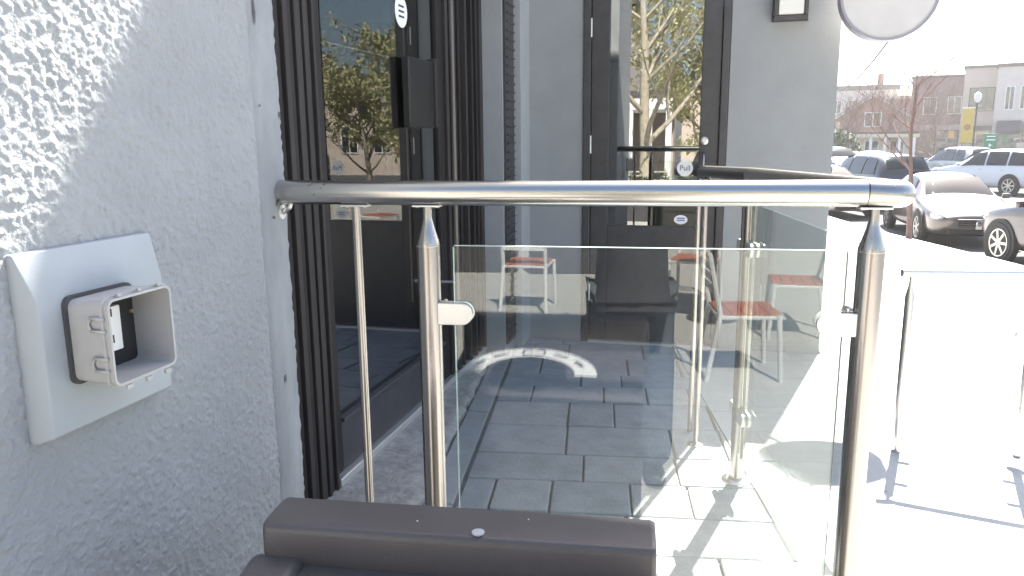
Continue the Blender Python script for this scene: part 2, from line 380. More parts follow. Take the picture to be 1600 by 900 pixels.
# smooth trowelled corner bead with a ragged arris
tv = []; NT = 170
prof = [(-.0045, 1.411), (-.0005, 1.420), (.0015, 1.435), (.0015, 1.500), (-.004, 1.514), (-.02, 1.518), (-.34, 1.518)]
for j in range(NT + 1):
    z = LOW + (5.7 - LOW) * j / NT if False else .2 + 1.9 * j / NT
    for i, (dx, Y) in enumerate(prof):
        k = random.uniform(-.0018, .0018) if i in (3, 4, 5) else random.uniform(-.0005, .0005)
        tv.append((WX + dx + k * .6, Y + k + .004 * math.sin(z * 2.1), z))
n_ = len(prof)
MB().add(tv, [(j * n_ + i, j * n_ + i + 1, (j + 1) * n_ + i + 1, (j + 1) * n_ + i) for j in range(NT) for i in range(n_ - 1)]).build('corner_bead', 'trim_paint', stw, smooth='auto')
for z0, z1 in ((LOW, .2), (2.1, 5.7)): B(-.94, WX + .001, 1.412, 1.516, z0, z1).build('corner_bead', 'trim_paint', stw)
B(-4.0, -.94, 1.50, 1.515, 2.1, 5.7).build('wall_return', 'trim_paint', stw)
# little scuffs and chips on the bead
for px, py, h in ((396, 20, .055), (432, 318, .012), (437, 292, .009), (428, 340, .008), (441, 306, .007), (405, 165, .006), (446, 590, .02), (436, 180, .02)):
    p = PX(px, py, WX + .002)
    MB().add([(WX + .0035, p[1] + a * .0045 * random.uniform(.6, 1.3), p[2] + b * h * .5 * random.uniform(.7, 1.2)) for a, b in ((-.4, -1), (.5, -.8), (1, 0), (.4, 1), (-.6, .8), (-1, -.1))], [(0, 1, 2, 3, 4, 5)]).build('chip', 'scuff', stw)

# ------------------------------------------------------------------ outlet on its mounting block
out = thing('electrical_outlet', (WX, .94, .785), 'open weatherproof outlet cover on a square white mounting block on the stucco', 'outlet')
y0, y1, z0, z1 = .808, 1.070, .785, 1.053
xb, xf = WX - .004, WX + .030
xm = WX + .009
pl = MB().add([(xb, y0, z0), (xb, y1, z0), (xb, y1, z1), (xb, y0, z1), (xm, y0, z0), (xm, y1, z0), (xm, y1, z1), (xm, y0, z1),
               (xf, y0 + .012, z0 + .006), (xf, y1 - .006, z0 + .006), (xf, y1 - .006, z1 - .072), (xf, y0 + .012, z1 - .072)],
              [(3, 2, 1, 0), (8, 9, 10, 11)] + [(k + a, k + (a + 1) % 4, k + 4 + (a + 1) % 4, k + 4 + a) for k in (0, 4) for a in range(4)])
block = pl.build('mounting_block', 'plastic_white', out, bevel=.003)
gy0, gy1, gz0, gz1 = .862, .985, .862, .982
def rrect(y0, y1, z0, z1, r, n=4):
    p = []
    for cy, cz, a0 in ((y1 - r, z1 - r, 0), (y0 + r, z1 - r, 90), (y0 + r, z0 + r, 180), (y1 - r, z0 + r, 270)):
        for k in range(n + 1): a = RAD(a0 + 90 * k / n); p.append((cy + r * math.cos(a), cz + r * math.sin(a)))
    return p
rr = rrect(gy0 - .005, gy1 + .005, gz0 - .005, gz1 + .005, .014)
MB().prism([(xf, a, b) for a, b in rr], (.006, 0, 0)).build('gasket', 'gasket', out)
# cover: deep rectangular sleeve, slightly flared, hollow
def sleeve(y0, y1, z0, z1, xa, xb, t, fl, r):
    o0 = rrect(y0, y1, z0, z1, r); o1 = rrect(y0 - fl, y1 + fl, z0 - fl, z1 + fl, r); i1 = rrect(y0 - fl + t, y1 + fl - t, z0 - fl + t, z1 + fl - t, r * .8); i0 = rrect(y0 + t, y1 - t, z0 + t, z1 - t, r * .8)
    n = len(o0); vs = [(xa, *p) for p in o0] + [(xb, *p) for p in o1] + [(xb, *p) for p in i1] + [(xa, *p) for p in i0]
    fs = [(k * n + i, k * n + (i + 1) % n, (k + 1) * n + (i + 1) % n, (k + 1) * n + i) for k in range(3) for i in range(n)]
    return MB().add(vs, fs)
xc = xf + .006; xd = xc + .070
cov = sleeve(gy0, gy1, gz0, gz1, xc, xd, .0035, .003, .012).build('cover', 'plastic_grey', out, smooth='auto')
sleeve(gy0 - .006, gy1 + .006, gz0 - .006, gz1 + .006, xd - .012, xd - .008, .007, 0, .012).build('rim', 'plastic_grey', cov, smooth='auto')
for zc in (.950, .892):
    h = MB().tube([(xd - .030, gy0 - .004, zc - .009), (xd - .034, gy0 - .005, zc), (xd - .030, gy0 - .004, zc + .009)], .0022, 8)
    h.tube([(xd - .030, gy0 - .004, zc - .009), (xd - .006, gy0 - .006, zc - .009)], .0026, 8).tube([(xd - .030, gy0 - .004, zc + .009), (xd - .006, gy0 - .006, zc + .009)], .0026, 8)
    h.build('hinge', 'plastic_grey', cov, smooth=True)
for yc in (.885, .925, .966):
    B(xd - .003, xd + .002, yc - .006, yc + .006, gz0 - .012, gz0 - .005).build('latch', 'plastic_grey', cov, bevel=.001)
    B(xd - .006, xd - .001, yc - .003, yc + .003, gz1 + .004, gz1 + .009).build('clip', 'plastic_grey', cov, bevel=.001)
B(xc - .002, xc + .004, gy0 + .004, gy1 - .004, gz0 + .004, gz1 - .004).build('backplate', 'black_rough', out)
rec = B(xc + .004, xc + .014, gy0 + .030, gy1 - .042, gz0 + .030, gz1 - .022).build('receptacle', 'receptacle', out, bevel=.0015)
rcx = xc + .0142; ym = (gy0 + .030 + gy1 - .042) / 2
for dz in (.026, -.014):
    for dy, hh in ((-.007, .005), (.007, .006)):
        B(rcx - .001, rcx + .0006, ym + dy - .0011, ym + dy + .0011, .925 + dz - hh, .925 + dz + hh).build('slot', 'black', rec)
MB().lathe([(.003, 0), (.003, .004), (.0015, .005)], (rcx - .001, gy1 - .02, .945), 'x', 10).build('screw', 'rust', out)

# ------------------------------------------------------------------ storefront in the recess
SX = -1.23
sf_ = thing('storefront', (SX - .1, 2.9, 0), 'dark brown glazed folding storefront in the recess beyond the stucco wall', 'storefront')
Ztop = 2.62
def profile(name, ya, yb, x0, x1, m, za=.05, zb=Ztop): return B(x0, x1, ya, yb, za, zb).build(name, m, sf_, bevel=.003)
# near jamb: stacked vertical profiles
for ya, yb, dx, m in ((1.60, 1.93, .02, 'brown_frame'), (1.935, 1.99, .022, 'brown_frame'), (1.995, 2.045, .012, 'brown_frame'), (2.05, 2.075, .024, 'brown_rib'), (2.08, 2.105, .018, 'brown_frame'),
                      (2.11, 2.13, .026, 'brown_rib'), (2.135, 2.155, .020, 'brown_rib'), (2.16, 2.178, .026, 'brown_rib'), (2.182, 2.205, .018, 'brown_rib'), (2.21, 2.225, .028, 'brown_rib')):
    profile('jamb_profile', ya, yb, SX - .10, SX + dx, m, za=.0 if ya > 1.7 else -.02)
profile('stile', 2.23, 2.30, SX - .06, SX + .004, 'brown_frame')
profile('stile', 3.36, 3.44, SX - .06, SX + .006, 'brown_frame')
for k, (ya, wd, dx) in enumerate(((3.445, .04, .02), (3.49, .03, .006), (3.525, .05, .026), (3.58, .03, .008), (3.615, .025, .022), (3.645, .06, .004), (3.71, .03, .028), (3.745, .05, .010), (3.80, .03, .030), (3.835, .045, .012), (3.885, .03, .026), (3.92, .05, .008), (3.975, .052, .02))):
    profile('jamb_profile', ya, ya + wd - .004, SX - .10, SX + dx, 'brown_rib' if k % 3 == 0 else 'brown_frame')
B(SX - .06, SX + .006, 2.30, 3.36, .06, .235).build('bottom_rail', 'dark_frame', sf_, bevel=.004)
B(SX - .05, SX + .018, 2.30, 3.36, .235, .25).build('glazing_bead', 'dark_frame', sf_, bevel=.003)
B(SX - .06, SX + .006, 2.30, 3.36, 2.50, Ztop).build('top_rail', 'dark_frame', sf_, bevel=.004)
B(SX - .06, SX + .032, 2.23, 3.98, .024, .056).build('threshold', 'steel_satin', sf_, bevel=.004)
B(SX - .016, SX - .008, 2.30, 3.36, .25, 2.50).build('glass_pane', 'store_glass', sf_)
B(-4.0, -.95, 1.53, 4.02, Ztop, 5.7).build('upper_wall', 'grey_render', sf_)
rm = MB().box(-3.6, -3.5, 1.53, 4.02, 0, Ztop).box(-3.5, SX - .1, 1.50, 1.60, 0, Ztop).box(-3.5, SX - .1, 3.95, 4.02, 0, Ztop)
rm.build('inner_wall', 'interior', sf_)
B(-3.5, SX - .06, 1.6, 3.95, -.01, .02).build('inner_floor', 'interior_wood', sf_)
B(-2.3, -2.2, 2.5, 2.56, .02, 1.2).build('inner_partition', 'interior_wood', sf_)
# black wall box with a bright edge, pull handle and round sticker on the glass
bx = thing('speaker_box', (SX, 3.10, 1.25), 'black box fixed to the glass of the storefront', 'wall box')
B(SX + .002, SX + .034, 2.96, 3.24, 1.245, 1.525).build('case', 'black', bx, bevel=.006)
B(SX + .002, SX + .042, 3.243, 3.262, 1.25, 1.54).build('side_flange', 'brown_rib', bx, bevel=.003)
B(SX - .008, SX + .0015, 3.02, 3.14, 1.30, 1.48).build('backplate', 'black_rough', bx)
hd = thing('pull_bar', (SX, 3.22, .5), 'slim vertical bronze pull bar on the storefront door', 'door handle')
MB().tube([(SX + .10, 3.30, .45), (SX + .10, 3.30, 1.95)], .010, 12).build('bar', 'bronze_bar', hd, smooth='auto')
for z in (.55, 1.85): MB().tube([(SX - .009, 3.30, z), (SX + .10, 3.30, z)], .008, 10).build('standoff', 'steel', hd, smooth='auto')
stk = MB().lathe([(.062, 0), (.062, .001)], (SX - .0075, 3.00, 1.70), 'x', 28).build('window_sticker', 'sticker_white'); tag(stk, 'round white sticker high on the dark storefront glass', 'sticker')
for z in (1.72, 1.70, 1.68): B(SX - .0064, SX - .0060, 2.972, 3.028, z - .004, z + .004).build('print', 'ink', stk)
for o in stk.children: o.location -= stk.location

# ------------------------------------------------------------------ facade with the door
FY = 4.45
fac = thing('cafe_building', (-.6, 5.5, 0), 'grey rendered building with a dark framed glass door', 'building')
B(-4.0, -1.105, 4.03, 4.55, -.02, 5.7).build('pilaster', 'grey_light', fac)
B(-1.10, -1.057, 4.235, 4.55, -.02, 2.9).build('return_wall', 'grey_light', fac)
sh = B(-1.104, -1.092, 4.045, 4.225, .06, 2.8).build('louvre_frame', 'dark_frame', fac)
for k in range(60):
    z = .09 + k * .045
    MB().obox((-1.088, 4.135, z), (.009, 0, .006), (0, .076, 0), (-.0012, 0, .002)).build('slat', 'dark_frame', sh)
B(-1.057, -.745, FY, FY + .2, -.02, 2.9).build('wall', 'grey_render', fac)
pier = B(.055, .60, FY, 4.80, -.02, 1.915).build('pier', 'grey_render', fac)
B(.060, .596, FY + .004, 4.789, 1.915, 1.921).build('pier_cap', 'grey_light', fac)
B(.43, .60, 4.80, 14, -1.2, 1.93).build('side_wall', 'grey_render', fac)
B(-1.057, .055, FY, FY + .2, 2.26, 2.9).build('lintel', 'grey_render', fac)
B(-4.0, .42, 4.79, 14, 1.932, 5.70).build('upper_wall', 'grey_render', fac)
B(-4.0, .42, 4.70, 14, 5.70, 6.25).build('cornice', 'grey_light', fac)
B(.42, 1.02, 4.70, 4.80, 5.80, 6.25).build('shade_fin', 'grey_light', fac)  # unseen fin added to keep the sun off the bin's ridge and lid
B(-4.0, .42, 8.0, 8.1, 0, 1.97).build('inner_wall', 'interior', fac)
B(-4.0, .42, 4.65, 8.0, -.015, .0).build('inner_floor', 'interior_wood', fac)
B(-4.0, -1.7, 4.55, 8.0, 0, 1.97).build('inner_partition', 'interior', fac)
B(-1.05, .42, 4.66, 4.79, 2.9, 2.95).build('soffit', 'grey_render', fac)
door = thing('glass_door', (-.35, FY, 0), 'dark framed glass door with a round Pull sticker', 'door')
for xa, xb_ in ((-.742, -.700), (.012, .052)): B(xa, xb_, FY - .012, FY + .12, 0, 2.255).build('jamb', 'dark_frame', door, bevel=.003)
B(-.699, .011, FY - .012, FY + .12, 2.21, 2.255).build('head', 'dark_frame', door, bevel=.003)
B(-.696, -.597, FY + .002, FY + .047, .012, 2.205).build('stile', 'dark_frame', door, bevel=.003)
B(-.091, .008, FY + .002, FY + .047, .012, 2.205).build('stile', 'dark_frame', door, bevel=.003)
B(-.596, -.092, FY + .003, FY + .046, .012, .697).build('bottom_rail', 'dark_frame', door, bevel=.003)
B(-.596, -.092, FY + .003, FY + .046, 2.08, 2.204).build('top_rail', 'dark_frame', door, bevel=.003)
pane = B(-.595, -.093, FY + .020, FY + .028, .698, 2.079).build('glass_pane', 'door_glass', door)
B(-.70, .012, FY - .03, FY + .12, -.004, .012).build('threshold', 'steel_satin', door)
for z in (1.16, 1.80, .3): MB().lathe([(.006, -.05), (.006, .05)], (-.699, FY - .006, z), 'z', 10).build('hinge', 'steel_satin', door, smooth='auto')
lk = MB().lathe([(.022, .0), (.022, -.006), (.016, -.009), (.006, -.009)], (-.066, FY + .002, 1.176), 'y', 24).build('lock_cylinder', 'steel', door, smooth='auto')
hb = MB().tube([(-.066, FY + .002, 1.105), (-.066, FY - .045, 1.10), (-.066, FY - .05, 1.085), (-.066, FY - .05, .86), (-.066, FY - .045, .845), (-.066, FY + .002, .84)], .008, 12).build('pull_handle', 'steel_z', door, smooth=True)
st1 = MB().lathe([(.044, 0), (.044, -.001)], (-.166, FY + .0195, 1.025), 'y', 32).build('pull_sticker', 'sticker_white', door)
tvs, tfs = text_mesh('Pull', .042)
MB().add([(-.166 + a, FY + .0178, 1.025 + b) for a, b, c in tvs], tfs).build('lettering', 'ink', st1, fix=False)
st2 = MB().add([(-.18 + .038 * math.cos(a), FY + .0195 - e, .735 + .026 * math.sin(a)) for e in (0, .001) for a in [2 * math.pi * k / 24 for k in range(24)]],
               [tuple(range(24)), tuple(range(24, 48))] + [(k, (k + 1) % 24, 24 + (k + 1) % 24, 24 + k) for k in range(24)]).build('oval_sticker', 'sticker_white', door)
for dz in (.008, -.004): B(-.202, -.158, FY + .0176, FY + .0180, .735 + dz - .003, .735 + dz + .003).build('print', 'ink_blue', st2)
# wall lamp on the pier
lam = thing('wall_lamp', (.33, FY, 1.79), 'rectangular wall lamp with white diffuser and dark frame beside the door', 'wall lamp')
B(.255, .435, FY - .012, FY - .001, 1.785, 1.912).build('backplate', 'dark_frame', lam)
B(.262, .428, FY - .085, FY - .012, 1.79, 1.808).build('frame', 'dark_frame', lam, bevel=.002)
for xa in (.262, .410): B(xa, xa + .018, FY - .085, FY - .012, 1.809, 1.890).build('frame', 'dark_frame', lam, bevel=.002)
B(.262, .428, FY - .085, FY - .012, 1.891, 1.910).build('frame', 'dark_frame', lam, bevel=.002)
B(.282, .408, FY - .080, FY - .013, 1.81, 1.889).build('diffuser', 'lamp_white', lam, bevel=.008)
# round hanging sign on a bracket from the side wall
sc_ = PY(1388, -10, 4.30)
sg = thing('hanging_sign', (sc_[0], 4.30, sc_[2]), 'round pale blank sign hanging at the top right beside the building corner', 'sign')
SR = 0.225
MB().lathe([(SR - .012, -.045), (SR - .012, .045)], sc_ * 1.0, 'y', 48).build('face', 'sign_face', sg, smooth='auto')
MB().lathe([(SR - .012, -.05), (SR, -.05), (SR, .05), (SR - .012, .05)], sc_, 'y', 48, cap=False).build('rim', 'sign_rim', sg, smooth='auto')
MB().tube([(.60, 4.85, sc_[2] + SR + .10), (sc_[0], 4.60, sc_[2] + SR + .10), (sc_[0], 4.30, sc_[2] + SR + .10)], .012, 10).build('bracket', 'dark_frame', sg, smooth='auto')
MB().tube([(sc_[0], 4.30, sc_[2] + SR - .004), (sc_[0], 4.30, sc_[2] + SR + .10)], .006, 8).build('hanger', 'dark_frame', sg)

# ------------------------------------------------------------------ glass railing
RA, RB = np.array([-.915, 1.49, 1.09]), np.array([.335, 1.61, 1.088])
rt = (RB - RA) / np.linalg.norm(RB - RA); rt[2] = 0; rnorm = np.array([-rt[1], rt[0], 0])
def onr(px, py):                                     # point on the railing plane under a photo pixel
    v = ray(px, py); return CAM + v * ((RA - CAM).dot(rnorm) / v.dot(rnorm))
rl = thing('glass_railing', (.1, 1.6, 0), 'brushed steel and glass railing crossing the middle from the stucco wall', 'railing')
HR = .0258
BP = np.array([.115, 2.664, 1.072]); EP = np.array([-.045, 3.02, 1.066])
c0 = RB - rt * .01
sd = (BP - RB); sd /= np.linalg.norm(sd)
bend = [c0 + rt * .03 * math.sin(a) + sd * .03 * (1 - math.cos(a)) for a in [RAD(90) * k / 6 for k in range(7)]]
seam = onr(1352, 305)
hr1 = MB().tube([RA, RA + (seam - RA) * .5 * np.array([1, 1, 1]), RA + rt * (np.dot(seam - RA, rt))], HR, 32).build('handrail', 'steel_x', rl, smooth='auto')
s1 = RA + rt * (np.dot(seam - RA, rt) + .002)
hr2 = MB().tube([s1] + bend + [BP], HR, 32).build('handrail', 'steel_z', rl, smooth='auto')
MB().tube([BP + sd * .002, EP], HR, 24).build('handrail', 'steel_z', rl, smooth='auto')
MB().tube([s1 - rt * .0022, s1 - rt * .0002], HR - .0012, 24).build('seam', 'gasket', rl)
# rust stain flecks on the rail near the wall
for k in range(9):
    a = RAD(random.uniform(120, 215)); u = random.uniform(.07, .17); c = RA + rt * u
    nrm = np.array([0, -math.sin(a - RAD(90)), math.cos(a - RAD(90))]) if False else np.array([0.0, math.cos(a), math.sin(a) * .9])
    nrm[1] = -abs(nrm[1]); nrm /= np.linalg.norm(nrm); tx = np.cross(nrm, rt); c = c + nrm * (HR + .0004); q = random.uniform(.001, .0032)
    MB().add([c + rt * q * random.uniform(.5, 1.3) * math.cos(b) + tx * q * random.uniform(.4, 1.6) * math.sin(b) for b in [2 * math.pi * j / 7 for j in range(7)]], [tuple(range(7))]).build('rust_fleck', 'rust', hr1)
# wall bracket under the left end
wbp = RA + rt * .004 + np.array([0, 0, -.043])
MB().tube([wbp + rt * -.004, wbp + rt * .004], .016, 20).build('wall_flange', 'steel_satin', rl, smooth='auto')
MB().tube([wbp + rt * .004, wbp + rt * .008], .006, 6).build('bolt', 'steel', rl)
MB().tube([wbp + rt * .004, wbp + rt * .02 + np.array([0, 0, .01]), wbp + rt * .024 + np.array([0, 0, .022])], .006, 10).build('bracket_arm', 'steel', rl, smooth=True)
def saddle(p, d, w=.028, hl=.030):
    d = d / np.linalg.norm(d); n = np.array([-d[1], d[0], 0])
    return MB().obox(p, d * hl, n * w * .5, np.array([0, 0, .0022])).build('saddle', 'steel_satin', rl, bevel=.0015)
def post(p, d, z0=0.0, top=1.062):
    x, y = p[0], p[1]
    pr = [(.025, z0 + .012), (.025, .978), (.0245, .984), (.0185, 1.004), (.0125, 1.024), (.0098, 1.036), (.0095, top)]
    po = MB().lathe(pr, (x, y, 0), 'z', 32).build('post', 'steel_z', rl, smooth='auto')
    MB().lathe([(.025, .9765), (.0254, .9768), (.0254, .9778), (.025, .978)], (x, y, 0), 'z', 32, cap=False).build('post_collar', 'steel', po)
    saddle(np.array([x, y, top]), d)
    for s in (-1, 1):
        q = np.array([x, y, top - .004]) + d / np.linalg.norm(d) * .021 * s
        MB().lathe([(.0045, 0), (.0045, .003)], q, 'z', 8).build('screw', 'steel', po)
    MB().lathe([(.052, z0), (.052, z0 + .004), (.045, z0 + .010), (.026, z0 + .014)], (x, y, 0), 'z', 32).build('base_flange', 'steel', rl, smooth='auto')
    return po
pL = onr(668, 345); pR = onr(1365, 350)
post(pL, rt); post(pR, rt); post(BP, sd, top=1.046)
ep = EP - sd * .06
MB().tube([(ep[0], ep[1], .012), (ep[0], ep[1], 1.045)], .0105, 16).build('upright', 'steel_z', rl, smooth='auto')
saddle(np.array([ep[0], ep[1], 1.041]), sd)
MB().lathe([(.03, 0), (.03, .004), (.012, .012)], (ep[0], ep[1], 0), 'z', 24).build('base_flange', 'steel', rl, smooth='auto')
pT = onr(556, 320)                                   # slim upright next to the wall
MB().tube([(pT[0], pT[1], .012), (pT[0], pT[1], 1.062)], .0098, 20).build('upright', 'steel_z', rl, smooth='auto')
saddle(np.array([pT[0], pT[1], 1.062]), rt)
for s in (-1, 1): MB().lathe([(.004, 0), (.004, .003)], np.array([pT[0], pT[1], 1.058]) + rt * .02 * s, 'z', 8).build('screw', 'steel', rl)
# bent return at the far end of the side rail
MB().tube([EP, EP + sd * .03, EP + sd * .05 + np.array([0, 0, -.01]), EP + sd * .07 + np.array([0, 0, -.06]), EP + sd * .075 + np.array([0, 0, -.14]), (EP[0] + sd[0] * .075, EP[1] + sd[1] * .075, .3), (EP[0] + sd[0] * .075, EP[1] + sd[1] * .075, .004)], .0105, 14).build('rail_return', 'steel_z', rl, smooth='auto')
# glass panes
def glazed(p0, p1, z0, z1, t=.010, clampz=(.83, .26), dirs=(1, 1)):
    p0 = np.array([p0[0], p0[1], 0]); p1 = np.array([p1[0], p1[1], 0]); d = (p1 - p0); L = np.linalg.norm(d); d /= L; n = np.array([-d[1], d[0], 0])
    c = (p0 + p1) / 2 + np.array([0, 0, (z0 + z1) / 2])
    g = MB().obox(c, d * L / 2, n * t / 2, np.array([0, 0, (z1 - z0) / 2])).build('glass_panel', 'panel_glass', rl)
    e = .0006
    for a, b, nm in ((p0 + np.array([0, 0, z1 + e]), p1 + np.array([0, 0, z1 + e]), 'h'),):
        MB().obox((a + b) / 2, d * (L / 2 - .001), n * t * .46, np.array([0, 0, e * .8])).build('polished_edge', 'glass_edge', g)
    for q, s, m in ((p0, -1, 'glass_edge'), (p1, 1, 'edge_dark')):
        MB().obox(q + d * s * e + np.array([0, 0, (z0 + z1) / 2]), d * e * .8, n * t * .46, np.array([0, 0, (z1 - z0) / 2 - .002])).build('polished_edge', m, g)
    return d, n
gL, gR = onr(709, 385), onr(1325, 385)
d_, n_v = glazed(gL, gR, .10, .978)
def clamp(p, inw, zc):                               # D-shaped clamp from the post towards the glass, two cheeks
    p = np.array([p[0], p[1], 0]); n = np.array([-inw[1], inw[0], 0])
    for s in (-1, 1):
        o = p + n * s * .0105
        poly = [o + inw * .020 + np.array([0, 0, zc - .0235]), o + inw * .020 + np.array([0, 0, zc + .0235])]
        poly += [o + inw * (.072 + .0235 * math.cos(a)) + np.array([0, 0, zc + .0235 * math.sin(a)]) for a in [RAD(90 - 180 * k / 10) for k in range(11)]]
        ck = MB().prism([q - n * .0048 for q in poly], n * .0096).build('clamp', 'steel_satin', rl, bevel=.0018)
    q = p + inw * .035
    MB().tube([q + np.array([0, 0, zc + .0235]), q + np.array([0, 0, zc + .030])], .004, 10).build('grub_screw', 'steel', rl)
for zc in (.832, .25): clamp(pL, rt, zc); clamp(pR, -rt, zc)
q0, q1 = np.array(pR) + sd * .05, BP - sd * .05
glazed(q0, q1, .10, .985)
for zc in (.832, .25): clamp(pR, sd, zc); clamp(BP, -sd, zc); clamp(BP, sd, zc)

# far railing on the sidewalk
fr0, fr1 = G(1400, 697), G(1590, 703)
fd = (fr1 - fr0); fd /= np.linalg.norm(fd)
fl = thing('glass_railing', (fr0 + fr1) / 2, 'small sunlit steel railing with two posts and clear glass out on the sidewalk', 'railing')
FZ = .69; zb0 = -.03
MB().tube([fr0 + np.array([0, 0, FZ]) - fd * .035, fr1 + np.array([0, 0, FZ]) + fd * .30], .016, 20).build('handrail', 'steel_satin', fl, smooth='auto')
for p in (fr0, fr1):
    MB().lathe([(.0165, zb0), (.0165, .60), (.007, .645), (.006, FZ - .012)], (p[0], p[1], 0), 'z', 20).build('post', 'steel', fl, smooth='auto')
    MB().lathe([(.034, zb0), (.034, zb0 + .006), (.017, zb0 + .010)], (p[0], p[1], 0), 'z', 20).build('base_flange', 'steel', fl)
fg = MB().obox((fr0 + fr1) / 2 + np.array([0, 0, .33]), fd * .19, np.array([-fd[1], fd[0], 0]) * .004, np.array([0, 0, .29])).build('glass_panel', 'panel_glass', fl)
for p, s in ((fr0, 1), (fr1, -1), (fr1, 1)):
    for z in (.46, .16): MB().obox(p + fd * s * .036 + np.array([0, 0, z]), fd * .022, np.array([-fd[1], fd[0], 0]) * .008, np.array([0, 0, .012])).build('clamp', 'steel_satin', fl, bevel=.004)

# ------------------------------------------------------------------ litter bin in front of the railing
bl = np.array([-.585, .893]); br = np.array([-.06, .950])
bu = (br - bl) / np.linalg.norm(br - bl); bn = np.array([-bu[1], bu[0]]); BW = np.linalg.norm(br - bl)
def bp(u, v, z): p = bl + bu * u + bn * v; return np.array([p[0], p[1], z])
bin_ = thing('litter_bin', bp(BW / 2, .0, LOW), 'dark brown metal litter bin in the foreground with a white printed ring on its front', 'litter bin')
def bbox(u0, u1, v0, v1, z0, z1, name, m, bev, par=None):
    c = bp((u0 + u1) / 2, (v0 + v1) / 2, (z0 + z1) / 2)
    return MB().obox(c, [*(bu * (u1 - u0) / 2), 0], [*(bn * (v1 - v0) / 2), 0], [0, 0, (z1 - z0) / 2]).build(name, m, par or bin_, bevel=bev, seg=3)
bbox(.0, BW, -.32, .30, LOW + .06, .50, 'body', 'bin_paint', .02)
bbox(.04, BW - .04, -.28, .26, LOW, LOW + .06, 'plinth', 'black_rough', .004)
# ridge: top bar with rounded arrises, camera side stepping down to the lid
rprof = [(.0, .620), (-.040, .622), (-.044, .640), (-.043, .672), (-.040, .681), (-.035, .685), (.0, .687), (.034, .687), (.040, .683), (.042, .660), (.043, .56), (.0, .56)]
n = len(rprof); vs = []
for u, sc in ((-.004, .86), (.004, 1.0), (BW - .004, 1.0), (BW + .003, .92)):
    zc = .64
    vs += [bp(u, v * sc, zc + (z - zc) * (1 - (1 - sc) * .35)) for v, z in rprof]
fs = [(k * n + i, k * n + (i + 1) % n, (k + 1) * n + (i + 1) % n, (k + 1) * n + i) for k in range(3) for i in range(n)] + [tuple(range(n))[::-1], tuple(range(3 * n, 4 * n))]
ridge = MB().add(vs, fs).build('ridge', 'bin_paint', bin_, smooth='auto', bevel=.002, seg=2)
dot = G(747, 831, .6875)
MB().lathe([(.0085, .6855), (.0085, .6878), (.006, .6882)], (dot[0], dot[1], 0), 'z', 20).build('rivet', 'rivet', ridge, smooth='auto')
# lid on the camera side: raised rim and sunken field
def slope_plate(u0, u1, v0, v1, za, zb, t, name, bev):
    vs = [bp(u0, v0, za), bp(u1, v0, za), bp(u1, v1, zb), bp(u0, v1, zb)]; vs += [p - np.array([0, 0, t]) for p in vs]
    return MB().add(vs, [(0, 1, 2, 3), (7, 6, 5, 4), (0, 4, 5, 1), (1, 5, 6, 2), (2, 6, 7, 3), (3, 7, 4, 0)]).build(name, 'bin_paint', bin_, bevel=bev, seg=3)
slope_plate(-.022, .055, -.33, -.032, .605, .640, .09, 'lid_rim', .014)
slope_plate(BW - .06, BW + .012, -.33, -.032, .605, .640, .09, 'lid_rim', .014)
slope_plate(.052, BW - .058, -.325, -.034, .592, .628, .08, 'lid', .004)
slope_plate(.0, BW, .035, .30, .600, .545, .09, 'front_hood', .010)
for u, v, c in ((.075, -.09, 'white_paint'), (.375, -.052, 'rust'), (.21, -.012, 'white_paint'), (.36, .012, 'white_paint')):
    z = .6875 if v > -.04 else .592 + (.036) * (v + .325) / .291
    MB().lathe([(.0013, 0), (.0010, .0007)], bp(u, v, z), 'z', 7).build('paint_fleck', c, bin_)
# printed ring round the opening in the hood
def hood(u, v): return bp(u, v, .600 + (.545 - .600) * (v - .035) / .265 + .0015)
UC, VC = .215, .198
ringv = []; NR = 40
for k in range(NR + 1):
    a = RAD(0 + 180 * k / NR)
    for r in (.128, .188): ringv.append(hood(UC + r * math.cos(a), VC - r * math.sin(a) * .78))
ring = MB().add(ringv, [(2 * k, 2 * k + 1, 2 * k + 3, 2 * k + 2) for k in range(NR)]).build('printed_ring', 'sticker_white', bin_, fix=False)
hole = MB().add([hood(UC + .108 * math.cos(a), VC - .094 * math.sin(a)) + np.array([0, 0, .0006]) for a in [2 * math.pi * k / 32 for k in range(32)]], [tuple(range(32))]).build('opening', 'black', bin_, fix=False)
def ringmark(a0, a1, r0, r1, m='ink'):
    v = []
    K = 6
    for k in range(K + 1):
        a = RAD(a0 + (a1 - a0) * k / K)
        for r in (r0, r1): v.append(hood(UC + r * math.cos(a), VC - r * math.sin(a) * .78) + np.array([0, 0, .0008]))
    MB().add(v, [(2 * k, 2 * k + 1, 2 * k + 3, 2 * k + 2) for k in range(K)]).build('print_mark', m, ring, fix=False)
for c in (84, 96):                                   # two interlocking loops
    cx = UC + .158 * math.cos(RAD(c)); cy = VC - .158 * math.sin(RAD(c)) * .78
    v = []
    for k in range(21):
        a = RAD(40 + 280 * k / 20) if c > 90 else RAD(-140 + 280 * k / 20)
        for r in (.013, .019): v.append(hood(cx + r * math.cos(a), cy + r * math.sin(a)) + np.array([0, 0, .0008]))
    MB().add(v, [(2 * k, 2 * k + 1, 2 * k + 3, 2 * k + 2) for k in range(20)]).build('print_mark', 'ink', ring, fix=False)
for base in (118, 148, 52, 24):
    for k in range(5): ringmark(base + k * 3.4, base + k * 3.4 + 2.2, .151, .166)

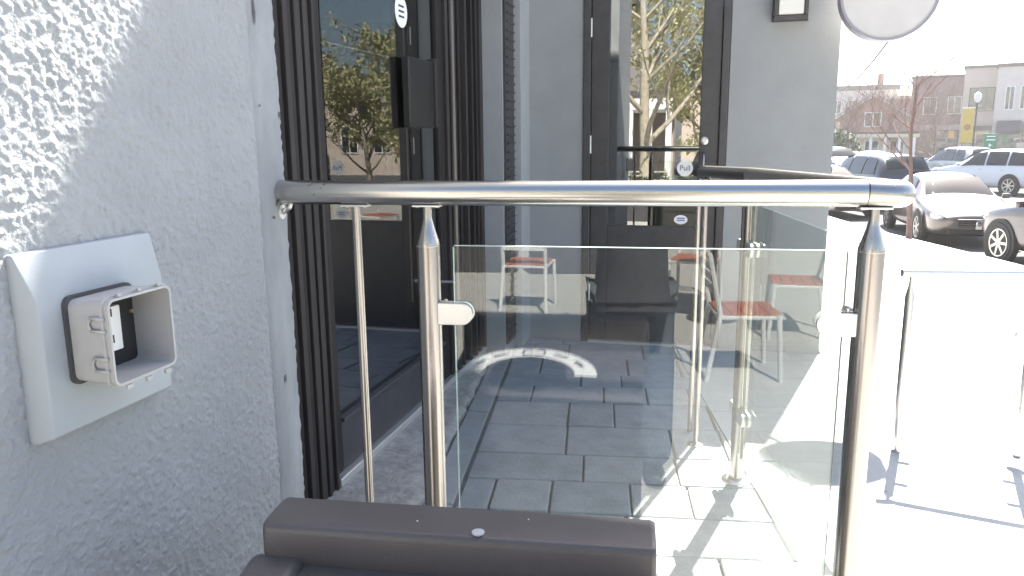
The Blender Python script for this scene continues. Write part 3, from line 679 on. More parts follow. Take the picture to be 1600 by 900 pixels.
# ------------------------------------------------------------------ chairs and table on the terrace behind the camera
def make_chair():
    t = thing('patio_chair', (0, 0, 0), 'x', 'chair', 'patio chairs on the sunlit terrace')
    legs = [[(-.21, .19, .455), (-.22, .22, 0)], [(.21, .19, .455), (.22, .22, 0)], [(-.20, -.19, .455), (-.22, -.27, 0)], [(.20, -.19, .455), (.22, -.27, 0)]]
    for l in legs: MB().tube(l, [.019, .016], 8).build('leg', 'chair_frame', t, smooth='auto')
    B(-.215, .215, -.205, .215, .425, .45).build('seat_frame', 'chair_frame', t, bevel=.006)
    for k in range(5): B(-.20, .20, -.195 + k * .082, -.195 + k * .082 + .074, .4505, .466).build('seat_slat', 'chair_seat', t, bevel=.004)
    for s in (-1, 1): MB().tube([(s * .20, -.19, .45), (s * .205, -.235, .66), (s * .20, -.275, .86)], .018, 8).build('back_post', 'chair_frame', t, smooth='auto')
    MB().tube([(-.20, -.275, .86), (0, -.29, .872), (.20, -.275, .86)], .014, 8).build('back_rail', 'chair_frame', t, smooth='auto')
    for z, yb in ((.62, -.228), (.70, -.243), (.78, -.259)): MB().obox((0, yb - .004, z), (.195, 0, 0), (0, .006, 0), (0, .004, .024)).build('back_slat', 'chair_frame', t, bevel=.003)
    return t
ch0 = make_chair()
spots = [((.94, -2.12), -90, 'white metal chair with red seat, nearest of those mirrored in the glass panel'),
         ((1.62, -3.2), 100, 'white chair with red seat behind the nearest mirrored chair'),
         ((-.62, -4.15), -170, 'white chair mirrored at the left end of the glass panel'),
         ((1.0, -4.4), 20, 'white chair tucked at the round grey table behind the camera'),
         ((2.6, -2.2), 70, 'white chair standing alone at the right of the sunlit terrace')]
for i, ((x, yq), r, lb_) in enumerate(spots):
    c = ch0 if i == 0 else copy_tree(ch0); c.location = (x, yq, LOW); c.rotation_euler = (0, 0, RAD(r)); c['label'] = lb_
tb = thing('patio_table', (1.05, -3.75, LOW), 'round grey pedestal table among the patio chairs', 'table')
MB().lathe([(.34, LOW + .70), (.35, LOW + .71), (.35, LOW + .725), (.34, LOW + .73)], (1.05, -3.75, 0), 'z', 36).build('table_top', 'table_top', tb, smooth='auto')
MB().lathe([(.03, LOW + .02), (.03, LOW + .70)], (1.05, -3.75, 0), 'z', 16).build('column', 'dark_frame', tb, smooth='auto')
MB().lathe([(.22, LOW), (.22, LOW + .012), (.04, LOW + .03)], (1.05, -3.75, 0), 'z', 32).build('base', 'dark_frame', tb, smooth='auto')

# ------------------------------------------------------------------ the photographer (seen mirrored in the glass panel)
PXo, PYo = .02, -.42
per = thing('person', (PXo, PYo, LOW), 'standing person in a dark jacket and grey trousers mirrored in the glass panel', 'person')
def skin_mesh(name, verts, edges, radii, m, sub=2, par=per, root=0):
    me = bpy.data.meshes.new(name); me.from_pydata([tuple(map(float, v)) for v in verts], edges, []); o = bpy.data.objects.new(name, me); col.objects.link(o); o.parent = par
    me.materials.append(MATS[m]); sk = o.modifiers.new('skin', 'SKIN'); sk.use_smooth_shade = True
    ly = me.skin_vertices[0].data if len(me.skin_vertices) else None
    if ly is None:
        bm = bmesh.new(); bm.from_mesh(me); bm.verts.layers.skin.verify(); bm.to_mesh(me); bm.free(); ly = me.skin_vertices[0].data
    for i, r in enumerate(radii): ly[i].radius = (r, r) if not hasattr(r, '__len__') else r
    ly[root].use_root = True
    q = o.modifiers.new('sub', 'SUBSURF'); q.levels = q.render_levels = sub
    return o
# one continuous body (head, neck, arms, hands); the camera is held up in front of the face
bodyv = [(0, 0, .92), (0, .0, 1.12), (0, -.01, 1.30), (0, -.01, 1.42), (0, .0, 1.50), (0, .02, 1.56), (0, .03, 1.66), (0, .02, 1.74),
         (.17, 0, 1.40), (.25, .10, 1.20), (.16, .30, 1.50), (.10, .36, 1.57),
         (-.17, 0, 1.40), (-.25, .10, 1.20), (-.02, .30, 1.50), (.03, .35, 1.57),
         (.10, 0, .86), (.115, .02, .48), (.12, 0, .10), (.125, .02, .05), (-.10, 0, .86), (-.115, .02, .48), (-.12, 0, .10), (-.125, .02, .05)]
bodye = [(0, 1), (1, 2), (2, 3), (3, 4), (4, 5), (5, 6), (6, 7), (3, 8), (8, 9), (9, 10), (10, 11), (3, 12), (12, 13), (13, 14), (14, 15), (0, 16), (16, 17), (17, 18), (18, 19), (0, 20), (20, 21), (21, 22), (22, 23)]
bodyr0 = [(.10, .14), (.095, .13), (.10, .15), (.08, .12), .05, .07, .088, .06, .055, .042, .032, .03, .055, .042, .032, .03, .075, .055, .04, .03, .075, .055, .04, .03]
bodyr = [r * .8 if i in (17, 18, 19, 21, 22, 23) else r for i, r in enumerate(bodyr0)]
skin_mesh('body', bodyv, bodye, bodyr, 'skin')
for hx, s in ((.10, 1), (.03, -1)):
    for k in range(4): skin_mesh('finger', [(hx + s * .005, .36, 1.555 + k * .017), (hx + s * .03, .385, 1.56 + k * .018), (hx + s * .012, .405, 1.562 + k * .018)], [(0, 1), (1, 2)], [.009, .008, .007], 'skin', 1)
    skin_mesh('thumb', [(hx, .35, 1.56), (hx - s * .012, .355, 1.535), (hx - s * .02, .37, 1.54)], [(0, 1), (1, 2)], [.010, .009, .008], 'skin', 1)
jv = [(0, 0, .80), (0, 0, .92), (0, 0, 1.10), (0, -.01, 1.28), (0, -.01, 1.40), (0, 0, 1.49), (.18, 0, 1.395), (.265, .10, 1.19), (.175, .27, 1.465), (-.18, 0, 1.395), (-.265, .10, 1.19), (-.045, .27, 1.46)]
skin_mesh('jacket', jv, [(0, 1), (1, 2), (2, 3), (3, 4), (4, 5), (4, 6), (6, 7), (7, 8), (4, 9), (9, 10), (10, 11)], [(.17, .285), (.175, .285), (.17, .275), (.165, .26), (.12, .18), (.07, .07), .085, .07, .052, .085, .07, .052], 'jacket', root=2)
tv_ = [(0, 0, .92), (.105, 0, .84), (.12, .015, .48), (.125, .01, .05), (-.105, 0, .84), (-.12, .015, .48), (-.125, .01, .05)]
skin_mesh('trousers', tv_, [(0, 1), (1, 2), (2, 3), (0, 4), (4, 5), (5, 6)], [(.12, .16), .115, .098, .095, .115, .098, .095], 'trousers')
for s in (-1, 1): skin_mesh('shoe', [(s * .125, -.06, .045), (s * .125, .05, .045), (s * .13, .18, .038)], [(0, 1), (1, 2)], [(.045, .045), (.05, .045), (.045, .036)], 'shoe', 2)
MB().add([(PXo + .097 * math.cos(a) * math.cos(b), PYo - .005 + .11 * math.sin(a) * math.cos(b), LOW + 1.70 + .10 * math.sin(b)) for b in [RAD(-15 + 105 * j / 8) for j in range(9)] for a in [2 * math.pi * i / 20 for i in range(20)]],
         [(j * 20 + i, j * 20 + (i + 1) % 20, (j + 1) * 20 + (i + 1) % 20, (j + 1) * 20 + i) for j in range(8) for i in range(20)]).build('hair', 'hair', per, smooth=True)
for s in (-1, 1):
    MB().lathe([(.001, -.012), (.010, -.006), (.012, 0), (.010, .006), (.001, .012)], (PXo + s * .033, PYo + .112, LOW + 1.655), 'y', 12).build('eye', 'white_paint', per, smooth=True)
    MB().lathe([(.001, -.03), (.014, -.015), (.018, 0), (.014, .015), (.001, .03)], (PXo + s * .09, PYo + .03, LOW + 1.65), 'z', 10).build('ear', 'skin', per, smooth=True)
MB().lathe([(.001, -.025), (.012, -.01), (.014, .0), (.005, .025)], (PXo, PYo + .118, LOW + 1.63), 'z', 10).build('nose', 'skin', per, smooth=True)
MB().obox((PXo, PYo + .105, LOW + 1.59), (.022, 0, 0), (0, .01, 0), (0, 0, .005)).build('mouth', 'lens_red', per, bevel=.003)
pc = thing('compact_camera', (-.05, -.07, 1.17), 'small dark compact camera held up by the mirrored person', 'camera')
B(-.105, .005, -.085, -.055, 1.15, 1.22).build('case', 'black', pc, bevel=.005)
MB().lathe([(.02, -.055), (.02, -.035), (.015, -.034)], (-.05, 0, 1.185), 'y', 20).build('lens_barrel', 'dark_frame', pc, smooth='auto')

# ------------------------------------------------------------------ cars
SEDAN = dict(L=4.85, wb=(.93, 3.72), wr=.335, st=[(0, .40, .56, .60, .52, .44), (.06, .30, .60, .67, .70, .55), (.22, .22, .64, .73, .82, .64), (.6, .19, .70, .81, .89, .70), (1.05, .19, .79, .90, .905, .72), (1.38, .19, .87, .98, .91, .70), (2.1, .19, .91, 1.375, .91, .58), (2.65, .19, .93, 1.445, .91, .58), (3.25, .19, .94, 1.425, .91, .57), (4.05, .19, .98, 1.10, .90, .66), (4.5, .22, .98, 1.06, .87, .66), (4.76, .30, .93, 1.0, .80, .60), (4.85, .42, .75, .82, .70, .5)],
             ws=(1.42, 2.08), rw=(4.02, 3.28), side=((1.62, 2.75, 2.20, 2.70), (2.83, 3.78, 2.79, 3.40)))
SUV = dict(L=4.70, wb=(.90, 3.65), wr=.37, st=[(0, .45, .72, .78, .58, .5), (.06, .34, .78, .86, .74, .6), (.25, .26, .84, .94, .86, .7), (.6, .24, .90, 1.02, .91, .74), (1.05, .24, .98, 1.09, .93, .76), (1.3, .24, 1.02, 1.14, .935, .74), (1.95, .24, 1.05, 1.64, .935, .64), (2.6, .24, 1.06, 1.73, .935, .64), (3.5, .24, 1.08, 1.72, .93, .63), (4.25, .26, 1.10, 1.66, .92, .62), (4.55, .30, 1.08, 1.30, .90, .66), (4.66, .36, 1.0, 1.10, .86, .66), (4.70, .45, .80, .86, .8, .6)],
           ws=(1.34, 1.93), rw=(4.56, 4.27), side=((1.50, 2.55, 2.02, 2.50), (2.62, 3.45, 2.58, 3.40), (3.52, 4.25, 3.48, 4.05)))
def make_car(spec, paint, label, loc, yaw, plate=True):
    t = thing('parked_car', (0, 0, 0), label, 'car', 'cars on the street'); S = spec['st']; L = spec['L']
    ringof = lambda q: [(0, q[1]), (q[4] * .82, q[1]), (q[4] * .97, q[1] + .10), (q[4] * 1.0, q[1] + (q[2] - q[1]) * .55), (q[4] * .975, q[2]), ((q[4] * .975 + q[5]) / 2 + .015, (q[2] + q[3]) / 2), (q[5], q[3] - .035), (q[5] * .62, q[3]), (0, q[3] + .012)]
    vs = []; 
    for q in S:
        r = ringof(q); full = r + [(-a, b) for a, b in r[-2:0:-1]]; vs += [(q[0], a, b) for a, b in full]
    n = 16; fs = [(k * n + i, k * n + (i + 1) % n, (k + 1) * n + (i + 1) % n, (k + 1) * n + i) for k in range(len(S) - 1) for i in range(n)]
    fs += [tuple(range(n)), tuple(range((len(S) - 1) * n, len(S) * n))]
    body = MB().add(vs, fs).build('body', paint, t, subsurf=2)
    def interp(x):
        for a, b in zip(S[:-1], S[1:]):
            if a[0] <= x <= b[0]: u = (x - a[0]) / (b[0] - a[0]); return [p + (r_ - p) * u for p, r_ in zip(a, b)]
    def side(x, v): q = interp(x); y0, z0, y1, z1 = q[4] * .975, q[2], q[5], q[3] - .035; b = 4 * v * (1 - v) * .02; return y0 + (y1 - y0) * v + b + .012, z0 + (z1 - z0) * v
    for s in (-1, 1):
        for (xa, xb_, xc_, xd_) in spec['side']:
            def fn(u, v):
                vv = .06 + .84 * v; x = (xa + (xc_ - xa) * v) * (1 - u) + (xb_ + (xd_ - xb_) * v) * u; a, b = side(x, vv); return (x, s * a, b)
            MB().patch(fn, 6, 4).build('side_window', 'car_glass', t, smooth=True)
        MB().obox((spec['side'][0][0] - .02, s * (S[6][4] + .07), S[6][2] + .06), (.05, 0, 0), (0, .08, 0), (0, 0, .055)).build('mirror', paint, t, bevel=.03)
        for (xa, xb_, xc_, xd_) in spec['side'][:2]: B(xb_ - .22, xb_ - .06, s * (S[6][4] + .004) - .012, s * (S[6][4] + .004) + .012, S[6][2] - .12, S[6][2] - .095).build('door_handle', 'chrome', t, bevel=.006)
        hz = (S[2][2] + S[2][3]) / 2 - .045
        MB().add([(.26 + .22 * math.cos(a) * math.cos(b), s * (S[2][4] - .12 + .15 * math.sin(a) * math.cos(b)), hz + .085 * math.sin(b)) for b in [RAD(-90 + 180 * j / 6) for j in range(7)] for a in [2 * math.pi * i / 14 for i in range(14)]],
                 [(j * 14 + i, j * 14 + (i + 1) % 14, (j + 1) * 14 + (i + 1) % 14, (j + 1) * 14 + i) for j in range(6) for i in range(14)]).build('headlight', 'lens_clear', t, smooth=True)
        tz = S[-2][2] - .03
        MB().add([(L - .17 + .19 * math.cos(a) * math.cos(b), s * (S[-2][4] - .08 + .13 * math.sin(a) * math.cos(b)), tz + .085 * math.sin(b)) for b in [RAD(-90 + 180 * j / 6) for j in range(7)] for a in [2 * math.pi * i / 14 for i in range(14)]],
                 [(j * 14 + i, j * 14 + (i + 1) % 14, (j + 1) * 14 + (i + 1) % 14, (j + 1) * 14 + i) for j in range(6) for i in range(14)]).build('taillight', 'lens_red', t, smooth=True)
    def wsh(x0, x1):
        q0, q1 = interp(x0), interp(x1); sg_ = 1 if x0 > x1 else -1
        def fn(u, v):
            x = x0 + (x1 - x0) * v; y = (q0[5] * .98 + (q1[5] * .93 - q0[5] * .98) * v) * (2 * u - 1); z = q0[3] + (q1[3] - q0[3]) * v + .022 - .05 * (2 * u - 1) ** 2 * .6 + .02 * 4 * v * (1 - v)
            return (x + sg_ * .012, y, z)
        return MB().patch(fn, 8, 5)
    wsh(*spec['ws']).build('windshield', 'car_glass', t, smooth=True); wsh(*spec['rw']).build('rear_window', 'car_glass', t, smooth=True)
    gz = S[1][2] - .06
    gr = B(-.02, .10, -.40, .40, gz - .11, gz + .06).build('grille', 'black', t, bevel=.02)
    for k in range(4): B(-.03, -.021, -.37, .37, gz - .09 + k * .042, gz - .082 + k * .042).build('grille_bar', 'chrome', gr)
    MB().lathe([(.05, -.045), (.062, -.04), (.062, -.03)], (0, 0, gz - .02), 'x', 20).build('badge', 'chrome', gr)
    B(-.005, .12, -.55, .55, S[1][1] - .02, S[1][1] + .09).build('lower_intake', 'black_rough', t, bevel=.02)
    if plate: B(-.035, -.008, -.26, .26 - .2, S[1][1] + .10, S[1][1] + .22).build('licence_plate', 'plate', t, bevel=.004)
    B(L - .005, L + .02, -.26, .26, S[-1][2] - .16, S[-1][2] - .04).build('licence_plate', 'plate', t, bevel=.004)
    wr = spec['wr']
    for x in spec['wb']:
        for s in (-1, 1):
            yo = S[6][4]
            MB().lathe([(wr + .055, s * (yo - .10)), (wr + .055, s * (yo + .006)), (wr + .03, s * (yo + .008))], (x, 0, wr + .01), 'y', 32).build('wheel_arch', 'black_rough', t, smooth='auto')
            wh = MB().lathe([(wr * .62, s * (yo - .16)), (wr * .94, s * (yo - .16)), (wr, s * (yo - .12)), (wr, s * (yo - .01)), (wr * .95, s * (yo + .025)), (wr * .70, s * (yo + .022)), (wr * .66, s * (yo - .03))], (x, 0, wr), 'y', 32, cap=False).build('wheel', 'tyre', t, smooth='auto')
            rim = MB().lathe([(wr * .68, s * (yo + .016)), (wr * .62, s * (yo + .012)), (wr * .60, s * (yo - .05)), (.01, s * (yo - .05))], (x, 0, wr), 'y', 32, cap=False)
            for k in range(7):
                a = 2 * math.pi * k / 7; d3 = np.array([math.cos(a), 0, math.sin(a)]); p3 = np.array([-math.sin(a), 0, math.cos(a)])
                rim.obox(np.array([x, s * (yo + .002), wr]) + d3 * wr * .34, d3 * wr * .30, p3 * .022, np.array([0, .012, 0]))
            rim.lathe([(.05, s * (yo - .04)), (.05, s * (yo + .014)), (.01, s * (yo + .018))], (x, 0, wr), 'y', 14)
            rim.build('rim', 'rim', wh, smooth='auto')
    # local origin at the middle of the footprint
    R_ = Matrix.Rotation(yaw, 4, 'Z') @ Matrix.Translation((-L / 2, 0, 0))
    t.rotation_euler = (0, 0, yaw); off = Vector((-L / 2, 0, 0)); off.rotate(Matrix.Rotation(yaw, 3, 'Z'))
    t.location = (loc[0] + off.x, loc[1] + off.y, loc[2]); return t
# the nose points along local -X; kyaw turns it so that the nose looks back along the kerb towards the viewer
kyaw = math.atan2(kd[1], kd[0])
def street_pt(s, o): p = K2[:2] + kd * s + kn * o; return (p[0], p[1], STREET)
make_car(SEDAN, 'paint_bronze', 'dark bronze sedan at the kerb, its nose turned to the viewer', street_pt(3.2, 1.75), kyaw - RAD(15))
make_car(SUV, 'paint_plum', 'dark plum car cut off by the right edge of the picture', street_pt(-2.3, 1.35), kyaw + math.pi, plate=False)
make_car(SEDAN, 'paint_white', 'white car parked behind the bronze sedan, half hidden by the wall corner', street_pt(8.9, 1.25), kyaw)
make_car(SUV, 'paint_charcoal', 'black sport utility car beyond the white one, its rear towards the viewer', street_pt(10.8, 3.75), kyaw + math.pi)
wp = G(1552, 301, STREET); make_car(SUV, 'paint_white', 'white hatchback across the street with red rear lamp', wp, math.atan2(ray(1552, 300)[1], ray(1552, 300)[0]) + math.pi + RAD(52))
gp = G(1492, 287, STREET); make_car(SUV, 'paint_silver', 'silver grey car between the black one and the white hatchback', gp, kyaw + math.pi)
for px, py, sp, pa, lb_, rz in ((1302, 281, SUV, 'paint_navy', 'dark car right at the building corner across the street', 0), (1330, 277, SEDAN, 'paint_white', 'small distant white car in front of the brick house', .5), (1366, 276, SEDAN, 'paint_silver', 'small distant silver car left of the black one', .2)):
    make_car(sp, pa, lb_, G(px, py, STREET), kyaw + rz)

# ------------------------------------------------------------------ trees
def grow(seed, h, r0, spread, levels, kids, fork=.35, droop=0.0, up=.35, leaves=0, leafsize=.08, nsid=6, first=.3, rmin=.004):
    rnd = random.Random(seed); br = MB(); tips = []
    trunk = []; p = Vector((0, 0, -.05)); d = Vector((0, 0, 1)); N = 8
    for i in range(N + 1):
        trunk.append((p.copy(), r0 * (1 - .72 * i / N) * (1.25 if i == 0 else 1))); d = (d + Vector((rnd.uniform(-.07, .07), rnd.uniform(-.07, .07), .1))).normalized(); p = p + d * h * .62 / N
    def branch(p, d, L, r, lev):
        pts = [p]; rs = [r]; n = 4
        for i in range(n):
            d = (d + Vector((rnd.uniform(-.22, .22), rnd.uniform(-.22, .22), rnd.uniform(-.12, .2) * (1 if not droop else -droop)))).normalized(); p = p + d * L / n; pts.append(p); rs.append(r * (1 - .75 * (i + 1) / n))
        br.tube(pts, rs, max(3, nsid - lev), cap=False)
        if lev >= levels: tips.extend(pts[1:]); return
        for k in range(kids):
            i = rnd.randint(1, n); a = rnd.uniform(0, 2 * math.pi); q = Vector((math.cos(a), math.sin(a), rnd.uniform(-.1, .7) + up)).normalized()
            branch(pts[i], (d * (1 - spread) + q * spread).normalized(), L * rnd.uniform(.5, .72), max(rs[i] * .7, rmin), lev + 1)
    for i in range(int(N * first), N + 1):
        for k in range(2 if i < N else 4):
            a = rnd.uniform(0, 2 * math.pi); q = Vector((math.cos(a), math.sin(a), rnd.uniform(.2, 1.0) + up)).normalized()
            branch(trunk[i][0], q, h * rnd.uniform(.22, .36), trunk[i][1] * .55, 1)
    tr = MB().tube([t[0] for t in trunk], [t[1] for t in trunk], 10)
    lf = None
    if leaves:
        lf = MB()
        for t in tips:
            for k in range(leaves):
                c = t + Vector((rnd.gauss(0, .09), rnd.gauss(0, .09), rnd.gauss(0, .09))) * (h / 5); s = leafsize * rnd.uniform(.6, 1.3)
                a = Vector((rnd.uniform(-1, 1), rnd.uniform(-1, 1), rnd.uniform(-1, 1))).normalized(); b = a.orthogonal().normalized()
                lf.add([c + a * s, c + b * s * .5, c - a * s, c - b * s * .5], [(0, 1, 2, 3)])
    return tr, br, lf
def tree(name, loc, label, args, barkm, leafm=None, group=None):
    t = thing(name, loc, label, 'tree', group); tr, br, lf = grow(**args); L = np.array(t.location)
    for mb in (tr, br, lf):
        if mb: mb.v = [tuple(np.array(v) + L) for v in mb.v]
    tr.build('trunk', barkm, t, smooth=True); c = br.build('crown', barkm, t, smooth=True, fix=False)
    if lf: lf.build('foliage', leafm, c, fix=False)
    return t
def far(px, d, z=STREET): p = at(px, 210, d); return (p[0], p[1], z)
tree('street_tree', G(1419, 389, -.93), 'slim bare street tree rising from the sidewalk before the bronze sedan', dict(seed=3, h=4.9, r0=.055, spread=.55, levels=3, kids=4, first=.6), 'bark_red', group='bare trees along the street')
for i, (px, d, h, sd_, lb_) in enumerate(((1320, 52, 5.0, 5, 'bare tree before the left part of the brick house'), (1392, 58, 5.6, 6, 'bare tree between the brick house and the porch'), (1462, 62, 6.4, 7, 'reddish bare tree before the brown brick building'), (1425, 66, 6.0, 9, 'bare tree at the left end of the brown brick building'), (1350, 80, 6.2, 12, 'bare tree rising behind the brick house'))):
    tree('street_tree', far(px, d), lb_, dict(seed=sd_, h=h, r0=.13, spread=.6, levels=4, kids=4, first=.2, rmin=.011, nsid=5), 'bark_red', group='bare trees along the street')
sh_ = thing('evergreen_bush', far(1312, 48), 'dark evergreen bush near the building corner', 'bush')
rnd = random.Random(2); fb = MB()
for k in range(1500):
    a = rnd.uniform(0, 6.28); b = math.acos(rnd.uniform(-.2, 1)); r = rnd.uniform(.5, 1) ** .5 * 1.3; c = Vector(sh_.location) + Vector((r * math.sin(b) * math.cos(a), r * math.sin(b) * math.sin(a), 1.0 + 1.3 * r * math.cos(b)))
    q = Vector((rnd.uniform(-1, 1), rnd.uniform(-1, 1), rnd.uniform(-1, 1))).normalized(); e = q.orthogonal().normalized(); fb.add([c + q * .14, c + e * .08, c - q * .14, c - e * .08], [(0, 1, 2, 3)])
fb.build('foliage', 'leaf_dark', sh_, fix=False)
MB().tube([Vector(sh_.location), Vector(sh_.location) + Vector((0, 0, 1.4))], [.08, .04], 8).build('stem', 'bark', sh_)
# leafing trees behind the camera, mirrored in the door
tree('leafing_tree', (-1.65, -10.6, LOW), 'tall tree with pale trunk and yellow green spring leaves, mirrored in the door', dict(seed=21, h=9.5, r0=.17, spread=.5, levels=3, kids=3, first=.35, leaves=5, leafsize=.06), 'bark_pale', 'leaf_spring', 'leafing trees behind the viewer')
tree('leafing_tree', (-.4, -13.6, STREET), 'drooping yellow green tree at the right of the door reflection', dict(seed=22, h=6.5, r0=.15, spread=.6, levels=3, kids=4, first=.25, droop=.8, leaves=8, leafsize=.08), 'bark_pale', 'leaf_spring', 'leafing trees behind the viewer')
tree('leafing_tree', (2.6, -15.0, STREET), 'yellow green tree across the street behind the viewer', dict(seed=23, h=7.5, r0=.16, spread=.6, levels=3, kids=4, first=.25, leaves=7, leafsize=.08), 'bark_pale', 'leaf_spring', 'leafing trees behind the viewer')

# ------------------------------------------------------------------ buildings across the street
def place(t, px, d):
    p = at(px, 210, d); a = math.atan2(p[1], p[0]) - math.pi / 2; t.location = (p[0], p[1], STREET); t.rotation_euler = (0, 0, a)
def lpart(mb, name, m, par, **k):                   # parts given in the local frame of the thing
    o = mb.build(name, m, None, **k); o.parent = par; return o
def window(t, x0, x1, z0, z1, y=-.02, frame='white_paint', mull=1):
    f = MB(); w_ = .07
    f.box(x0, x1, y - .05, y + .02, z0, z0 + w_).box(x0, x1, y - .05, y + .02, z1 - w_, z1).box(x0, x0 + w_, y - .05, y + .02, z0 + w_, z1 - w_).box(x1 - w_, x1, y - .05, y + .02, z0 + w_, z1 - w_)
    for k in range(mull): xm = x0 + (x1 - x0) * (k + 1) / (mull + 1); f.box(xm - .03, xm + .03, y - .045, y + .015, z0 + w_, z1 - w_)
    o = lpart(f, 'window', frame, t); lpart(B(x0 + .03, x1 - .03, y - .02, y - .005, z0 + .03, z1 - .03), 'pane', 'window_glass', o); return o
def newb(name, label, cat='building'): return thing(name, (0, 0, 0), label, cat)
def wscale(px, d): return px * d / F
# brick gable house
b = newb('brick_house', 'red brick house with a wide gable across the street')
W = 3.2; lpart(MB().prism([(-W, 0, 0), (W, 0, 0), (W, 0, 3.7), (0, 0, 5.7), (-W, 0, 3.7)], (0, 8, 0)), 'wall', 'brick_red', b)
for s in (-1, 1): lpart(MB().prism([(0, -.4, 5.75), (s * (W + .5), -.4, 3.42), (s * (W + .5), -.4, 3.62), (0, -.4, 5.98)], (0, 8.8, 0)), 'roof', 'roof_brown', b)
for s in (-1, 1): lpart(MB().prism([(0, -.45, 5.70), (s * (W + .45), -.45, 3.42), (s * (W + .45), -.45, 3.58), (0, -.45, 5.92)], (0, .08, 0)), 'bargeboard', 'wood_cream', b)
window(b, -.7, .7, 3.0, 4.3); window(b, -2.4, -1.2, 1.0, 2.4); window(b, 1.2, 2.4, 1.0, 2.4); lpart(B(-.5, .5, -.04, .02, 0, 2.1), 'door', 'dark_frame', b)
for x in (-2.9, 2.9): lpart(B(x - .15, x + .15, -.1, .0, 0, 3.5), 'corner_post', 'wood_cream', b)
place(b, 1362, 70)
# porch building
b = newb('porch_pavilion', 'low cream porch with columns and a dark flat roof')
lpart(B(-2.1, 2.1, 0, 3, 2.2, 2.5), 'roof', 'roof_grey', b); lpart(B(-2.2, 2.2, -.1, 0, 2.1, 2.35), 'fascia', 'wood_cream', b); lpart(B(-2, 2, 1.5, 1.7, 0, 2.2), 'wall', 'wood_cream', b)
for k in range(5): lpart(B(-2.0 + k * .95, -1.82 + k * .95, .05, .2, 0, 2.1), 'column', 'white_paint', b)
window(b, -1.4, -.4, .7, 1.9, 1.48); window(b, .3, 1.3, .7, 1.9, 1.48); place(b, 1384, 56)
# brown brick building
b = newb('brown_building', 'dark brown brick building left of the beige one')
W = wscale(82, 76) / 2; lpart(B(-W, W, 0, 12, 0, 7.7), 'wall', 'brick_brown', b); lpart(B(-W - .1, W + .1, -.12, 12, 7.7, 7.95), 'parapet', 'roof_grey', b)
for x in (-1.5, .6): window(b, x, x + 1.2, 4.2, 5.9)
lpart(B(-W + .3, W - .3, -.05, .02, .5, 2.6), 'shop_window', 'window_glass', b); lpart(B(-W, W, -.3, 0, 2.7, 3.2), 'fascia', 'render_pale', b); place(b, 1465, 76)
# beige building
b = newb('beige_building', 'beige flat roofed building with a broad upper window behind the yellow banner')
W = wscale(60, 70) / 2; lpart(B(-W, W, 0, 12, 0, 8.1), 'wall', 'render_beige', b); lpart(B(-W - .1, W + .1, -.1, 12, 8.1, 8.35), 'parapet', 'roof_grey', b)
window(b, -1.25, .75, 4.3, 6.4, frame='dark_frame', mull=2); lpart(B(.95, 1.45, -.25, 0, 0, 8.1), 'pilaster', 'render_beige', b)
lpart(B(-1.5, .8, -.05, .02, .5, 2.5), 'shop_window', 'window_glass', b); lpart(B(-1.6, .9, -.4, 0, 2.6, 3.0), 'fascia', 'dark_frame', b); place(b, 1533, 70)
# pale building with awnings
b = newb('pale_building', 'pale building with dark awnings at the right edge')
lpart(B(-2.2, 2.6, 0, 12, 0, 7.9), 'wall', 'render_pale', b); lpart(B(-2.3, 2.7, -.1, 12, 7.9, 8.2), 'parapet', 'roof_grey', b)
for x in (-1.5, -.4, .8): window(b, x, x + .7, 4.3, 6.3)
lpart(B(-2.0, 2.3, -.05, .02, .5, 2.3), 'shop_window', 'window_glass', b); place(b, 1596, 66)
def awning(x0, x1):
    n = 10; poly = [(x0, 0, 2.2)] + [(x0, -1.1 * math.sin(RAD(90 * k / n)), 2.3 + 1.1 * math.cos(RAD(90 * k / n))) for k in range(n, -1, -1)]
    return lpart(MB().prism(poly, (x1 - x0, 0, 0)), 'awning', 'awning', b)
awning(-1.9, -.1); awning(.2, 2.2)
# flat roofed block far behind
b = newb('distant_block', 'distant low block with a chimney behind the brick house')
lpart(B(-5, 5, 0, 8, 0, 7.8), 'wall', 'render_pale', b); rf_ = lpart(B(-5.2, 5.2, -.2, 8.2, 7.8, 8.4), 'roof', 'roof_grey', b); lpart(B(2.6, 3.3, 1, 1.8, 8.4, 9.8), 'chimney', 'brick_red', rf_)
for k in range(5): window(b, -4.2 + k * 1.8, -3.2 + k * 1.8, 5, 6.6)
place(b, 1330, 98)
b = newb('brick_terrace', 'row of brick shops between the gable house and the brown building')
lpart(B(-3, 3, 0, 8, 0, 6.4), 'wall', 'brick_red', b); lpart(B(-3.1, 3.1, -.15, 8, 6.4, 6.7), 'parapet', 'wood_cream', b)
for k in range(4): window(b, -2.5 + k * 1.3, -1.6 + k * 1.3, 3.8, 5.3)
lpart(B(-2.7, 2.7, -.05, .02, .5, 2.5), 'shop_window', 'window_glass', b); place(b, 1420, 90)
# lamp post with banner, green street sign
lp = thing('street_lamp', (0, 0, 0), 'dark street lamp with globe and yellow banner', 'street lamp')
lpart(MB().lathe([(.11, 0), (.09, .3), (.06, .5), (.045, 4.2)], (0, 0, 0), 'z', 14), 'post', 'pole_dark', lp, smooth='auto')
lpart(MB().lathe([(.06, 4.2), (.16, 4.3), (.21, 4.5), (.18, 4.72), (.05, 4.82)], (0, 0, 0), 'z', 18), 'globe', 'lamp_white', lp, smooth=True)
bn_ = lpart(B(-.74, -.09, -.01, .01, 1.75, 3.85), 'banner', 'banner', lp); lpart(MB().lathe([(.2, -.013), (.2, -.012)], (-.41, 0, 2.7), 'y', 16), 'emblem', 'banner_mark', bn_)
for z in (1.73, 3.87): lpart(MB().tube([(0, 0, z), (-.78, 0, z)], .018, 8), 'banner_arm', 'pole_dark', lp)
place(lp, 1522, 48)
